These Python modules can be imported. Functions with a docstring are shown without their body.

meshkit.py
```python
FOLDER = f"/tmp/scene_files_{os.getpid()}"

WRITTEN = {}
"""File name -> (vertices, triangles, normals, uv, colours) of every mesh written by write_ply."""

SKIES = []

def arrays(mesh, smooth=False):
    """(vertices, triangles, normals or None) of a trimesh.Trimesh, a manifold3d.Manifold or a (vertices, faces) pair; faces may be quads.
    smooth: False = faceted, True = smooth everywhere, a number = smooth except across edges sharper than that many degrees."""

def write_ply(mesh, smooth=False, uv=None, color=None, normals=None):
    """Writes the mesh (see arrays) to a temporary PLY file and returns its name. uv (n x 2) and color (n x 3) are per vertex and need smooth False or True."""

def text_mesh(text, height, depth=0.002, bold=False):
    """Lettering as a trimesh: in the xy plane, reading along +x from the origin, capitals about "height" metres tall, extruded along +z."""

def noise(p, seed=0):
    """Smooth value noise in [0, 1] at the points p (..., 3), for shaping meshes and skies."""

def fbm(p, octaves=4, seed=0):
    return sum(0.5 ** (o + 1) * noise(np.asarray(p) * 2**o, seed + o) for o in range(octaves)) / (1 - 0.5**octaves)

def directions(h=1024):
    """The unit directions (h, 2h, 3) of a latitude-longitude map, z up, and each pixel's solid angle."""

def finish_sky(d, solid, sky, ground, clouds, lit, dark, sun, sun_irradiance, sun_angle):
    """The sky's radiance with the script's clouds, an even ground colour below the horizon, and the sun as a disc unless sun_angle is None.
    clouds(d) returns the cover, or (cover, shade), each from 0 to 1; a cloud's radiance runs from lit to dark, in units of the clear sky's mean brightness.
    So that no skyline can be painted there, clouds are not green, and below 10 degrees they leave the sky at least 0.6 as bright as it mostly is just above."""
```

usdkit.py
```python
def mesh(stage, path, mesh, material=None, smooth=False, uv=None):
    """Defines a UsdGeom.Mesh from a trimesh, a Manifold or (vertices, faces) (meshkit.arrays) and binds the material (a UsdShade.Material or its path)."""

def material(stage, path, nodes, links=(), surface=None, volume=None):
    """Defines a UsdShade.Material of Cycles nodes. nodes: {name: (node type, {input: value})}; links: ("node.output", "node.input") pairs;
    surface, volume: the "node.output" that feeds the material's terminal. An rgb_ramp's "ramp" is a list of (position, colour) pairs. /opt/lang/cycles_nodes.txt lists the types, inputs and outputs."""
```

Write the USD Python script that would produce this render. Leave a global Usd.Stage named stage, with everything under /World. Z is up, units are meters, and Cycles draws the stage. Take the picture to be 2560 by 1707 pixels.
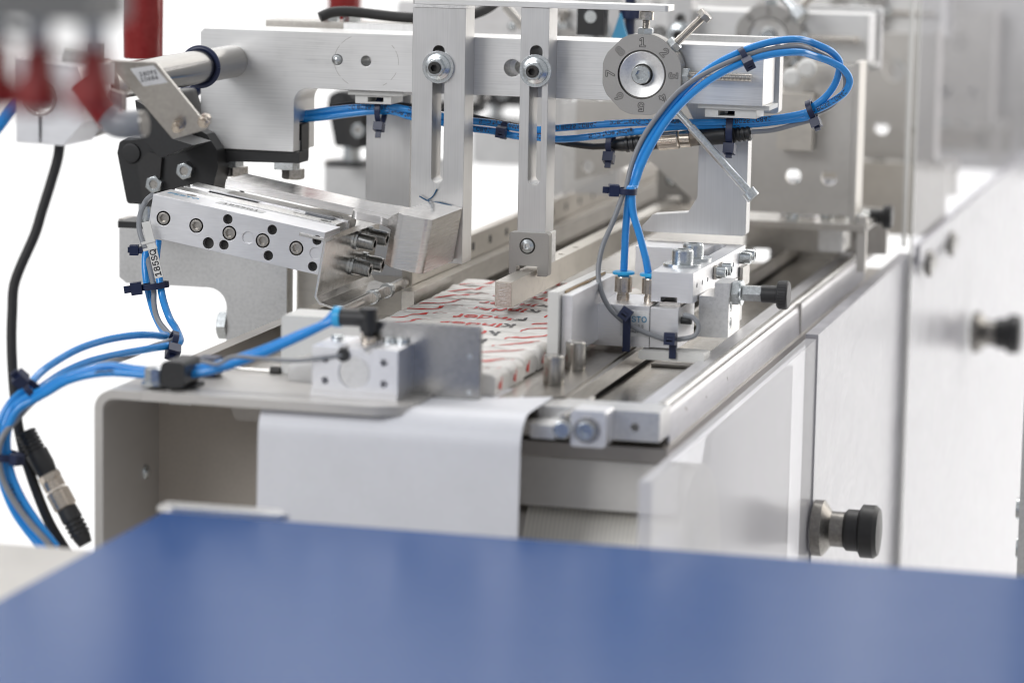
import math, random
import numpy as np, trimesh, manifold3d, usdkit, meshkit
from manifold3d import Manifold, CrossSection
from shapely.geometry import Polygon, Point, LineString, box as sbox
from shapely.ops import unary_union
from shapely import affinity
from pxr import Usd, UsdGeom, UsdLux, UsdShade, Gf, Sdf
random.seed(7); np.random.seed(7)
stage = Usd.Stage.CreateInMemory()
UsdGeom.SetStageUpAxis(stage, 'Z'); UsdGeom.SetStageMetersPerUnit(stage, 1.0)
UsdGeom.Xform.Define(stage, '/World'); UsdGeom.Scope.Define(stage, '/World/Looks')
H = 1200.0          # millimetres: all coordinates below are in mm about the numbered dial's centre, which stands 1.2 m above the floor
def mpt(p): return ((np.asarray(p, float) + [0, 0, H]) * 0.001)

# ---------------------------------------------------------------- camera, lights, exposure
EYE = (401.5,-1816.9,129.1)
AX = [[0.966292, 0.256835, 0.017766], [-0.056467, 0.144106, 0.98795], [-0.251179, 0.955651, -0.153751]]
cam = UsdGeom.Camera.Define(stage, '/World/camera')
r_, u_, f_ = [np.array(a) for a in AX]
e_ = mpt(EYE)
M4 = Gf.Matrix4d(*r_, 0, *u_, 0, *(-f_), 0, *e_, 1)
cam.AddTransformOp().Set(M4)
cam.CreateFocalLengthAttr(110.85); cam.CreateHorizontalApertureAttr(36.0); cam.CreateVerticalApertureAttr(36.0*682/1024)
cam.CreateFStopAttr(5.6); cam.CreateFocusDistanceAttr(1.850); cam.CreateClippingRangeAttr(Gf.Vec2f(0.05, 60))
cam.CreateExposureAttr(0.0)
dome = UsdLux.DomeLight.Define(stage, '/World/studio_light_dome')
dome.CreateIntensityAttr(1.0)
dm = usdkit.material(stage, '/World/Looks/dome', {'b': ('background_shader', {'color': (0.94, 0.96, 1.0), 'strength': 0.46})}, surface='b.background')
UsdShade.MaterialBindingAPI.Apply(dome.GetPrim()).Bind(dm)
def rect(name, pos, target, w, h, inten, col):
    L = UsdLux.RectLight.Define(stage, '/World/' + name)
    p = mpt(pos); t = mpt(target); z = p - t; z = z / np.linalg.norm(z)
    x = np.cross([0, 0, 1], z) if abs(z[2]) < .99 else np.array([1., 0, 0]); x = x / np.linalg.norm(x); y = np.cross(z, x)
    L.AddTransformOp().Set(Gf.Matrix4d(*x, 0, *y, 0, *z, 0, *p, 1))
    L.CreateWidthAttr(w); L.CreateHeightAttr(h); L.CreateIntensityAttr(inten); L.CreateColorAttr(Gf.Vec3f(*col))
    return L
rect('softbox_front', (-1500, -2300, 1300), (-50, 0, -60), 1.5, 1.3, 7.0, (.98, .985, 1))
rect('softbox_right', (2700, 3300, 700), (0, 100, -50), 3.2, 2.4, 3.4, (1, .94, .86))
rect('softbox_top', (-200, 300, 1700), (-100, 100, 0), 1.8, 1.4, .5, (1, .98, .95))
rect('backdrop_light', (0, 1700, 2500), (-200, 3300, -500), 5.0, 1.6, 6.0, (1, .985, .96))


# ---------------------------------------------------------------- materials
def mat(name, base, rough=.4, metal=0., grain=None, grain_amt=.12, bump=.0, bevel=0., rvar=.05, spec=.5, coat=0., trans=0., ior=1.5, dirt=.02, grain_str=.3, dist=0.00004, sss=0.):
    n = {'tc': ('texture_coordinate', {}), 'p': ('principled_bsdf', {'metallic': metal, 'roughness': rough, 'base_color': base, 'specular_ior_level': spec, 'coat_weight': coat, 'coat_roughness': .08, 'transmission_weight': trans, 'ior': ior})}
    l = []
    n['dn'] = ('noise_texture', {'scale': 28.0, 'detail': 5.0, 'roughness': .65}); l.append(('tc.object', 'dn.vector'))
    g = grain or (900, 900, 900)
    n['mp'] = ('mapping', {'scale': g}); n['gn'] = ('noise_texture', {'scale': 1.0, 'detail': 3.0, 'roughness': .6})
    l += [('tc.object', 'mp.vector'), ('mp.vector', 'gn.vector')]
    b = np.array(base)
    n['r1'] = ('rgb_ramp', {'ramp': [(.25, tuple(b*(1-grain_amt))), (.75, tuple(np.clip(b*(1+grain_amt*.7), 0, 1)))]})
    n['r2'] = ('rgb_ramp', {'ramp': [(.3, (1-dirt*2, 1-dirt*2, 1-dirt*2.2)), (.62, (1, 1, 1))]})
    n['mx'] = ('mix', {'mix_type': 'multiply', 'fac': 1.0})
    l += [('gn.fac', 'r1.fac'), ('dn.fac', 'r2.fac'), ('r1.color', 'mx.color1'), ('r2.color', 'mx.color2'), ('mx.color', 'p.base_color')]
    n['rr'] = ('map_range', {'from_min': .3, 'from_max': .7, 'to_min': max(.02, rough-rvar), 'to_max': min(1, rough+rvar)})
    n['ad'] = ('mix_float', {'fac': .5}); l += [('gn.fac', 'ad.a'), ('dn.fac', 'ad.b'), ('ad.result', 'rr.value'), ('rr.result', 'p.roughness')]
    if bevel:
        n['bv'] = ('bevel', {'radius': bevel*.001, 'samples': 4})
    if bump:
        n['bp'] = ('bump', {'strength': bump, 'distance': dist}); l += [('gn.fac', 'bp.height'), ('bp.normal', 'p.normal')]
        if bevel: l.append(('bv.bevel', 'bp.normal'))
    elif bevel: l.append(('bv.bevel', 'p.normal'))
    return usdkit.material(stage, '/World/Looks/' + name, n, l, surface='p.BSDF')
HX, VX = (25, 900, 1500), (1500, 900, 25)
K = {}
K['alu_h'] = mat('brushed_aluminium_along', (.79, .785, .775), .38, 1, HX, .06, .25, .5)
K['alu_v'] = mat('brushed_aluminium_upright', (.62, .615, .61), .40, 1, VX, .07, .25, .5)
K['shaft'] = mat('ground_steel', (.40, .385, .36), .20, 1, (500, 12, 500), .04, 0, .4, rvar=.02, dirt=.01)
K['rear_plate'] = mat('rear_grey_steel', (.58, .56, .53), .45, 1, (300, 300, 300), .04, 0, 0)
K['collar'] = mat('dark_collar', (.24, .23, .215), .32, 1, (300, 300, 300), .1, .1, .3)
K['engrave'] = mat('engraving', (.14, .135, .13), .6, 1)
K['block'] = mat('turned_aluminium', (.74, .72, .70), .24, 1, (30, 30, 900), .03, .05, .5)
K['tray_wall'] = mat('tray_sheet', (.72, .715, .735), .34, .75, (300, 30, 300), .03, .03, .3, rvar=.02, dirt=.015)
K['bracket'] = mat('bracket_sheet', (.57, .55, .525), .42, .5, (500, 500, 500), .04, .05, .5, rvar=.03, dirt=.02)
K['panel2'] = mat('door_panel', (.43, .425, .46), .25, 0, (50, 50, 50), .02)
K['cap_steel'] = mat('grey_cap_screw', (.40, .405, .40), .27, 1, (900, 900, 100), .12, .2, .2)
K['thread'] = mat('blue_thread', (.01, .09, .20), .5)
K['tan'] = mat('tan_coated_steel', (.46, .415, .365), .5, .05, (1800, 1800, 1800), .12, .2, 0)
K['red_rubber'] = mat('dark_red_rubber', (.24, .007, .006), .45)
K['head_grey'] = mat('grey_head', (.16, .158, .152), .6)
K['dull'] = mat('dull_dark_plate', (.30, .28, .255), .36, 1, (300, 60, 300), .06, .05, .4)
K['stop'] = mat('smooth_grey_steel', (.41, .405, .40), .27, 1, (200, 200, 200), .05, .03, .3)
K['floor'] = mat('grey_floor', (.42, .40, .375), .6)
K['alu'] = mat('milled_aluminium', (.78, .775, .765), .36, 1, (500, 500, 500), .03, .06, .4)
K['alu_light'] = mat('anodised_aluminium', (.86, .86, .88), .42, 1, (120, 120, 1200), .035, .08, .4)
K['steel'] = mat('stainless_sheet', (.56, .535, .50), .30, 1, (400, 60, 400), .025, 0, .5, rvar=.02, dirt=.012)
K['steel_d'] = mat('dull_grey_steel', (.40, .375, .35), .42, 1, (400, 400, 400), .03, .04, .5, rvar=.03)
K['blast'] = mat('blasted_steel', (.40, .388, .372), .48, 1, (1500, 1500, 1500), .14, .3, .3)
K['mirror'] = mat('polished_steel', (.82, .80, .77), .21, 1, (200, 200, 200), .03, 0, .6, rvar=.04)
K['zinc'] = mat('zinc_plated', (.66, .69, .70), .24, 1, (500, 500, 500), .08, .2, .25)
K['screw'] = mat('screw_steel', (.55, .52, .48), .28, 1, (500, 500, 500), .08, .2, .2)
K['nickel'] = mat('nickel_plated', (.62, .55, .47), .22, 1, (500, 500, 500), .05, .1, .25)
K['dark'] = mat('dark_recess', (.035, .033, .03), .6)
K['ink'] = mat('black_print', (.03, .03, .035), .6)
K['black'] = mat('black_plastic', (.022, .022, .023), .42, 0, (600, 600, 600), .2, .4, .4)
K['rubber'] = mat('black_rubber', (.028, .027, .027), .55, 0, (600, 600, 600), .2, .3, 0)
K['blue'] = mat('blue_tube', (.018, .27, .72), .2, 0, (200, 200, 200), .05, 0, 0, coat=.25)
K['blue_collar'] = mat('light_blue_collar', (.03, .42, .80), .35)
K['grey'] = mat('grey_cable', (.24, .25, .27), .42, 0, (300, 300, 300), .06)
K['navy'] = mat('navy_tie', (.010, .018, .06), .38, 0, (300, 300, 300), .1, 0, .2)
K['white_pl'] = mat('white_plastic', (.72, .715, .69), .4, 0, (300, 300, 300), .03, .1, .5)
K['white_sheet'] = mat('white_sheet', (.72, .725, .76), .42, 0, (300, 300, 300), .02, .05, 0)
K['panel'] = mat('white_panel', (.57, .565, .60), .22, 0, (50, 50, 50), .02, 0, 1.0)
K['cream'] = mat('cream_plate', (.62, .585, .53), .38, .85, (120, 300, 300), .05, .1, .5)
K['belt'] = mat('blue_belt', (.002, .060, .235), .25, 0, (900, 900, 900), .02, .05, 0, rvar=.01, dirt=.004, spec=.18)
K['red'] = mat('red_plastic', (.24, .010, .009), .25, 0, (200, 200, 200), .08)
K['red_print'] = mat('red_print', (.60, .03, .02), .45)
K['dark_print'] = mat('dark_print', (.05, .05, .055), .45)
K['wrap'] = mat('white_wrapper', (.68, .66, .63), .33, 0, (180, 180, 180), .03, .5, 0, dist=.0005)
K['label'] = mat('white_label', (.74, .74, .74), .5)
K['blueink'] = mat('blue_print', (.05, .28, .48), .5)
K['beige'] = mat('beige_belt', (.78, .755, .68), .5, 0, (900, 40, 900), .04)
K['glue'] = mat('amber_glue', (.42, .26, .07), .25, 0, trans=.4)
K['backdrop'] = mat('white_backdrop', (.9, .9, .9), .9, dirt=.0, grain_amt=.0)
def clear(name, tint, body, body_col, rough, grazing):
    return usdkit.material(stage, '/World/Looks/'+name, {'t': ('transparent_bsdf', {'color': tint}), 'g': ('glossy_bsdf', {'roughness': rough, 'color': (1, 1, 1)}), 'd': ('diffuse_bsdf', {'color': body_col}),
        'lw': ('layer_weight', {'blend': .5}), 'pw': ('math', {'math_type': 'power', 'value2': 5.0}), 'mu': ('math', {'math_type': 'multiply_add', 'value2': grazing, 'value3': .04}), 'm': ('mix_closure', {}), 'm2': ('mix_closure', {'fac': body})},
        [('lw.facing', 'pw.value1'), ('pw.value', 'mu.value1'), ('mu.value', 'm.fac'), ('t.BSDF', 'm.closure1'), ('g.BSDF', 'm.closure2'), ('m.closure', 'm2.closure1'), ('d.BSDF', 'm2.closure2')], surface='m2.closure')
K['acrylic'] = clear('acrylic', (.95, .95, .965), .05, (.8, .8, .82), .06, .3)
K['frost'] = clear('frosted_acrylic', (.93, .93, .95), .34, (.74, .735, .75), .15, .5)

# ---------------------------------------------------------------- shape helpers (mm)
def nrm(v): v = np.asarray(v, float); return v/np.linalg.norm(v)
def frame(axis, ref=None):
    a = nrm(axis)
    if ref is None: ref = [0, 0, 1] if abs(a[2]) < .9 else [1, 0, 0]
    x = nrm(np.cross(ref, a)); return np.column_stack([x, np.cross(a, x), a])
def place(m, R, t):
    A = np.zeros((3, 4)); A[:, :3] = R; A[:, 3] = t
    return m.transform(A)
def B(x0, x1, y0, y1, z0, z1): return Manifold.cube([abs(x1-x0), abs(y1-y0), abs(z1-z0)]).translate([min(x0, x1), min(y0, y1), min(z0, z1)])
def C(p, axis, r, h, n=40, r2=None): return place(Manifold.cylinder(h, r, r if r2 is None else r2, n), frame(axis), p)
def HEX(p, axis, af, h, rot=0.):
    m = Manifold.cylinder(h, af/math.sqrt(3), af/math.sqrt(3), 6).rotate([0, 0, rot])
    c = Manifold.cylinder(h, af*.66, af*.50, 40).translate([0, 0, 0])
    top = Manifold.cylinder(h*1.0, af*.5+h*1.6, af*.5*.93, 40)
    return place(m ^ top, frame(axis), p)
def rev(p, axis, prof, n=40):
    """a turned shape: prof is a list of (height, radius)"""
    pts = [(0, prof[0][0])] + [(r, z) for z, r in prof] + [(0, prof[-1][0])]
    q = Polygon(pts).buffer(0)
    return place(Manifold.revolve(cs(q), n), frame(axis), p)
def cs(poly):
    polys = [poly] if poly.geom_type == 'Polygon' else list(poly.geoms)
    out = []
    for g in polys:
        g = g if g.exterior.is_ccw else Polygon(list(g.exterior.coords)[::-1], [list(i.coords) for i in g.interiors])
        out.append(np.array(g.exterior.coords)[:-1])
        out += [np.array(i.coords)[:-1] if not i.is_ccw else np.array(i.coords)[:-1][::-1] for i in g.interiors]
    return CrossSection(out)
def ext(poly, plane, lo, hi):
    if not hasattr(poly, 'geom_type'): poly = Polygon(poly)
    m = Manifold.extrude(cs(poly.buffer(0)), hi-lo)
    R = {'XZ': np.array([[1, 0, 0], [0, 0, 1], [0, 1, 0]], float), 'XY': np.eye(3), 'YZ': np.array([[0, 0, 1], [1, 0, 0], [0, 1, 0]], float)}[plane]
    t = {'XZ': [0, lo, 0], 'XY': [0, 0, lo], 'YZ': [lo, 0, 0]}[plane]
    if plane == 'XZ':   # keep the orientation right-handed
        m = m.mirror([0, 0, 1]); R = np.array([[1, 0, 0], [0, 0, -1], [0, 1, 0]], float)
    return place(m, R, t)
def rnd(poly, r):
    """round the outer and the inner corners of a flat shape"""
    if not hasattr(poly, 'geom_type'): poly = Polygon(poly)
    return poly.buffer(-r).buffer(2*r).buffer(-r)
def slot(x, z0, z1, w): return LineString([(x, z0+w/2), (x, z1-w/2)]).buffer(w/2)
def disc(x, z, r): return Point(x, z).buffer(r)
def cat(*ms):
    out = ms[0]
    for m in ms[1:]: out = out + m
    return out
def spline(pts, n=14):
    P = np.asarray(pts, float)
    P = np.vstack([2*P[0]-P[1], P, 2*P[-1]-P[-2]]); out = []
    for i in range(1, len(P)-2):
        p0, p1, p2, p3 = P[i-1:i+3]
        d = [max(np.linalg.norm(b-a), 1e-6)**.5 for a, b in ((p0, p1), (p1, p2), (p2, p3))]
        t0 = 0; t1 = d[0]; t2 = t1+d[1]; t3 = t2+d[2]
        for t in np.linspace(t1, t2, n, endpoint=False):
            A1 = (t1-t)/(t1-t0)*p0+(t-t0)/(t1-t0)*p1; A2 = (t2-t)/(t2-t1)*p1+(t-t1)/(t2-t1)*p2; A3 = (t3-t)/(t3-t2)*p2+(t-t2)/(t3-t2)*p3
            B1 = (t2-t)/(t2-t0)*A1+(t-t0)/(t2-t0)*A2; B2 = (t3-t)/(t3-t1)*A2+(t-t1)/(t3-t1)*A3
            out.append((t2-t)/(t2-t1)*B1+(t-t1)/(t2-t1)*B2)
    out.append(P[-2]); return np.array(out)
def frames(path):
    T = np.gradient(path, axis=0); T /= np.linalg.norm(T, axis=1)[:, None]
    u = np.cross(T[0], [0, 1, 0]); u = u/np.linalg.norm(u) if np.linalg.norm(u) > .2 else nrm(np.cross(T[0], [1, 0, 0])); U = [u]
    for t in T[1:]:
        u = U[-1]-t*(U[-1]@t); U.append(u/np.linalg.norm(u))
    U = np.array(U); return T, U, np.cross(T, U)
def sweep(path, r, n=16):
    """tube along a path; r a number or one radius per point"""
    T, U, V = frames(path); r = np.broadcast_to(r, len(path)); a = np.linspace(0, 2*np.pi, n, endpoint=False)
    rings = path[:, None]+r[:, None, None]*(np.cos(a)[None, :, None]*U[:, None]+np.sin(a)[None, :, None]*V[:, None])
    v = rings.reshape(-1, 3); f = []; N = len(path)
    i, j = np.meshgrid(np.arange(N-1), np.arange(n), indexing='ij'); j2 = (j+1) % n
    q = np.stack([i*n+j, i*n+j2, (i+1)*n+j2, (i+1)*n+j], -1).reshape(-1, 4)
    tri = np.vstack([q[:, [0, 1, 2]], q[:, [0, 2, 3]]])
    v = np.vstack([v, path[0], path[-1]]); c0, c1 = len(v)-2, len(v)-1; k = np.arange(n); k2 = (k+1) % n
    tri = np.vstack([tri, np.stack([np.full(n, c0), k2, k], 1), np.stack([np.full(n, c1), (N-1)*n+k, (N-1)*n+k2], 1)])
    return trimesh.Trimesh(v, tri, process=False)
def tm(m):
    if isinstance(m, trimesh.Trimesh): return m
    q = m.to_mesh(); return trimesh.Trimesh(q.vert_properties[:, :3], q.tri_verts, process=False)
def join(*ms): return trimesh.util.concatenate([tm(m) for m in ms])
def moved(m, R, t):
    m = tm(m).copy(); m.vertices = m.vertices @ np.asarray(R).T + t; return m
def txt(s, h, depth=.06, bold=False): # lettering centred on the origin in the xy plane
    m = meshkit.text_mesh(s, h, depth, bold); c = m.bounds.mean(0); m.vertices -= [c[0], c[1], 0]; return m
def on(m, p, right, up):
    """lay flat lettering at p, reading along right, with its letters' tops towards up"""
    x = nrm(right); y = nrm(np.asarray(up, float)-x*(np.asarray(up, float)@x)); return moved(m, np.column_stack([x, y, np.cross(x, y)]), p)
def thread(p, axis, r, h, pitch=1.0, n=24):
    k = int(h/pitch); prof = []
    for i in range(k): prof += [(i*pitch, r*.86), (i*pitch+pitch*.5, r)]
    prof.append((k*pitch, r*.86)); return rev(p, axis, prof, n)
def caphead(p, axis, d, h, hexaf=None):
    """socket head cap screw's head standing on p"""
    hexaf = hexaf or d*.5
    m = rev(p, axis, [(0, d/2), (h*.9, d/2), (h, d/2*.9)], 36)
    return m - place(Manifold.cylinder(h, hexaf/math.sqrt(3), hexaf/math.sqrt(3), 6).translate([0, 0, h*.45]), frame(axis), p)
def washer(p, axis, d, h, hole): return C(p, axis, d/2, h) - C(np.asarray(p)-nrm(axis)*.5, axis, hole/2, h+1)

# ---------------------------------------------------------------- scene helpers
used = {}
def numbered(parent, name):
    k = used.get((parent, name), 0); used[(parent, name)] = k+1
    return f'{parent}/{name}' if k == 0 else f'{parent}/{name}_{k:03d}'
ORG = {}
def keys(prim, **kw):
    for k, v in kw.items():
        if v: prim.SetCustomDataByKey(k, v)
def thing(name, label, cat, loc=(0, 0, 0), group=None, kind=None):
    path = numbered('/World', name); x = UsdGeom.Xform.Define(stage, path)
    x.AddTranslateOp().Set(Gf.Vec3d(*[float(q) for q in mpt(loc)])); ORG[path] = np.asarray(loc, float)
    keys(x.GetPrim(), label=label, category=cat, group=group, kind=kind); return path
def part(parent, name, m, k, smooth=30, label=None, kind=None):
    root = '/'.join(parent.split('/')[:3])
    path = numbered(parent, name); t = tm(m).copy(); t.vertices = (t.vertices-ORG[root])*.001
    p = usdkit.mesh(stage, path, t, K[k], smooth=smooth); keys(p.GetPrim(), label=label, kind=kind); return path
def struct(name, m, k, smooth=30):
    path = numbered('/World', name); t = tm(m).copy(); t.vertices = mpt(t.vertices)
    p = usdkit.mesh(stage, path, t, K[k], smooth=smooth); keys(p.GetPrim(), kind='structure', label=name.replace('_', ' ')); return path
def solid(name, label, cat, m, k, group=None, kind=None, smooth=30):
    """a thing that is one mesh"""
    t = tm(m).copy(); c = t.bounds.mean(0); c[2] = t.bounds[0][2]
    path = numbered('/World', name); t.vertices = (t.vertices-c)*.001
    p = usdkit.mesh(stage, path, t, K[k], smooth=smooth); UsdGeom.Xformable(p).AddTranslateOp().Set(Gf.Vec3d(*[float(q) for q in mpt(c)]))
    keys(p.GetPrim(), label=label, category=cat, group=group, kind=kind); ORG[path] = c; return path
def again(src, d, label, group=None, yaw=None):
    """another one like src, shifted by d"""
    s = stage.GetPrimAtPath(src); base = src.split('/')[-1].rstrip('0123456789').rstrip('_')
    path = numbered('/World', base); x = UsdGeom.Xform.Define(stage, path)
    x.GetPrim().GetReferences().AddInternalReference(src)
    x.ClearXformOpOrder(); x.AddTranslateOp().Set(Gf.Vec3d(*[float(q) for q in mpt(ORG[src]+np.asarray(d, float))]))
    x.GetPrim().SetInstanceable(True); cd = s.GetCustomData()
    keys(x.GetPrim(), label=label, category=cd['category'], group=group or cd.get('group')); return path
# ================================================================ SETTING
prof = [(-150, -H)] + [(2600+1200*math.sin(a), -H+1200*(1-math.cos(a))) for a in np.linspace(0, math.pi/2, 14)] + [(3800, 2600), (3830, 2600), (3830, -H-30), (-150, -H-30)]
struct('backdrop', ext(prof, 'YZ', -5200, 2600), 'backdrop')

struct('floor', B(-5200, 2600, -6000, -152, -H-30, -H-4), 'floor')
# ================================================================ GANTRY
def gantry():
    t = thing('gantry_frame', 'nearest aluminium crossbeam on two upright plates, carrying the sharp numbered dial', 'machine frame', (-100, 34, -120), group=None)
    arc = [(-211.5+9*math.cos(a), -26+9.4*math.sin(a)) for a in np.linspace(math.pi, math.pi/2, 8)]
    out = [(70, 17.8), (-278.8, 17.8), (-281, 15.6), (-281, -45.3), (-268.6, -55.7), (-220.5, -55.9)] + arc + [(70, -17.1)]
    b = ext(out, 'XZ', 14, 54)
    for x, z, r, d in ((-174.5, 1.2, 3.3, 18), (-82.5, .2, 5.3, 14), (-80.5, .2, 4.2, 30), (-192.8, 1.4, 3.4, 2)): b = b - C((x, 13, z), (0, 1, 0), r, d+1)
    b = b - B(-224, -219, 25, 44, -50, -38)
    bm = part(t, 'crossbeam', b, 'alu_h')
    part(t, 'ball_plunger', Manifold.sphere(3.2, 32).translate([-192.8, 14.8, 1.4]), 'zinc')
    for a0, a1 in ((118, 141), (147, 168), (176, 181), (188, 215), (222, 236), (-40, -22), (-58, -50), (-5, 25), (30, 38)):
        a = np.radians(np.linspace(a0, a1, 14)); part(bm, 'scribed_ring_mark', ext(LineString(np.column_stack([-174.3+20.4*np.cos(a), 1+16.6*np.sin(a)])).buffer(.11), 'XZ', 13.97, 14.02), 'steel_d', smooth=False)
    up = unary_union([sbox(-202, -10, -150, 21.4), sbox(-186.5, -135, -157.8, 0)])
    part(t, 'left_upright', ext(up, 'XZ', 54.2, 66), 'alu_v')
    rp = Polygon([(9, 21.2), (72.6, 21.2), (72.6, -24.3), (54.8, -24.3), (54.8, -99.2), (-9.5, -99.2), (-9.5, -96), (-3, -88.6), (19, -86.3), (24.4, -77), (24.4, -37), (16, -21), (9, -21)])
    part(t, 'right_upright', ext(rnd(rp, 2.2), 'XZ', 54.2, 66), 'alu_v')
    for x0, x1 in ((30.5, 73.5), (-187, -152)):
        m = cat(B(x0, x1, 18, 46, -19.8, -17.2), B(x0+4, x1-8, 20, 44, -25, -19.7)) - B(x0+12, x0+22, 10, 60, -24, -21)
        part(t, 'cable_tie_mount', m, 'white_pl')
    return t
g0 = gantry()

def post(nm, label, x0, x1, z0, z1, sx, sw, sz0, sz1, wz, ys=(-6, 14)):
    t = thing(nm, label, 'post', ((x0+x1)/2, 4, z0))
    sh = sbox(x0, z0, x1, z1).difference(slot(sx, sz0, sz1, sw))
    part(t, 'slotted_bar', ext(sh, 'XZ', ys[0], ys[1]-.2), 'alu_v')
    part(t, 'washer', washer((sx, ys[0]-.02, wz), (0, -1, 0), 19.4, 1.6, 6), 'zinc')
    nut = rev((sx, ys[0]-1.6, wz), (0, -1, 0), [(0, 8), (1.2, 7.6), (2.0, 5.6)]) + HEX((sx, ys[0]-1.7, wz), (0, -1, 0), 10, 6.5)
    part(t, 'flange_nut', nut - C((sx, ys[0], wz), (0, -1, 0), 3.6, 20), 'zinc')
    ss = C((sx, ys[0]+4, wz), (0, -1, 0), 3.6, 14.2) - place(Manifold.cylinder(4, 2.2, 2.2, 6), frame((0, -1, 0)), (sx, ys[0]-7.2, wz))
    part(t, 'set_screw', ss, 'dark')
    return t
p1 = post('slotted_post', 'wider slotted aluminium post with a round nut, left of the narrow one', -139.2, -106.4, -117, 35.6, -122.8, 7.4, -69, 13.6, .6)
p2 = post('slotted_post', 'narrow slotted aluminium post that ends in a dark clamp over the bars', -72.4, -55.2, -96, 37.5, -62.8, 7.6, -67.5, 15.5, .5)

# flat bar joining the posts to the dial's first screw
fb = ext(rnd(sbox(-139.4, -7, 16.6, 11.6), 2.2), 'XY', 37.7, 41.2)
t = thing('stop_bar', 'flat bright bar lying across the tops of both slotted posts', 'bar', (-60, 2, 35.7))
part(t, 'flat_bar', fb, 'alu_h'); part(t, 'shim_plate', B(-139, -106, -6.6, 12, 35.7, 37.6), 'alu')

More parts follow.
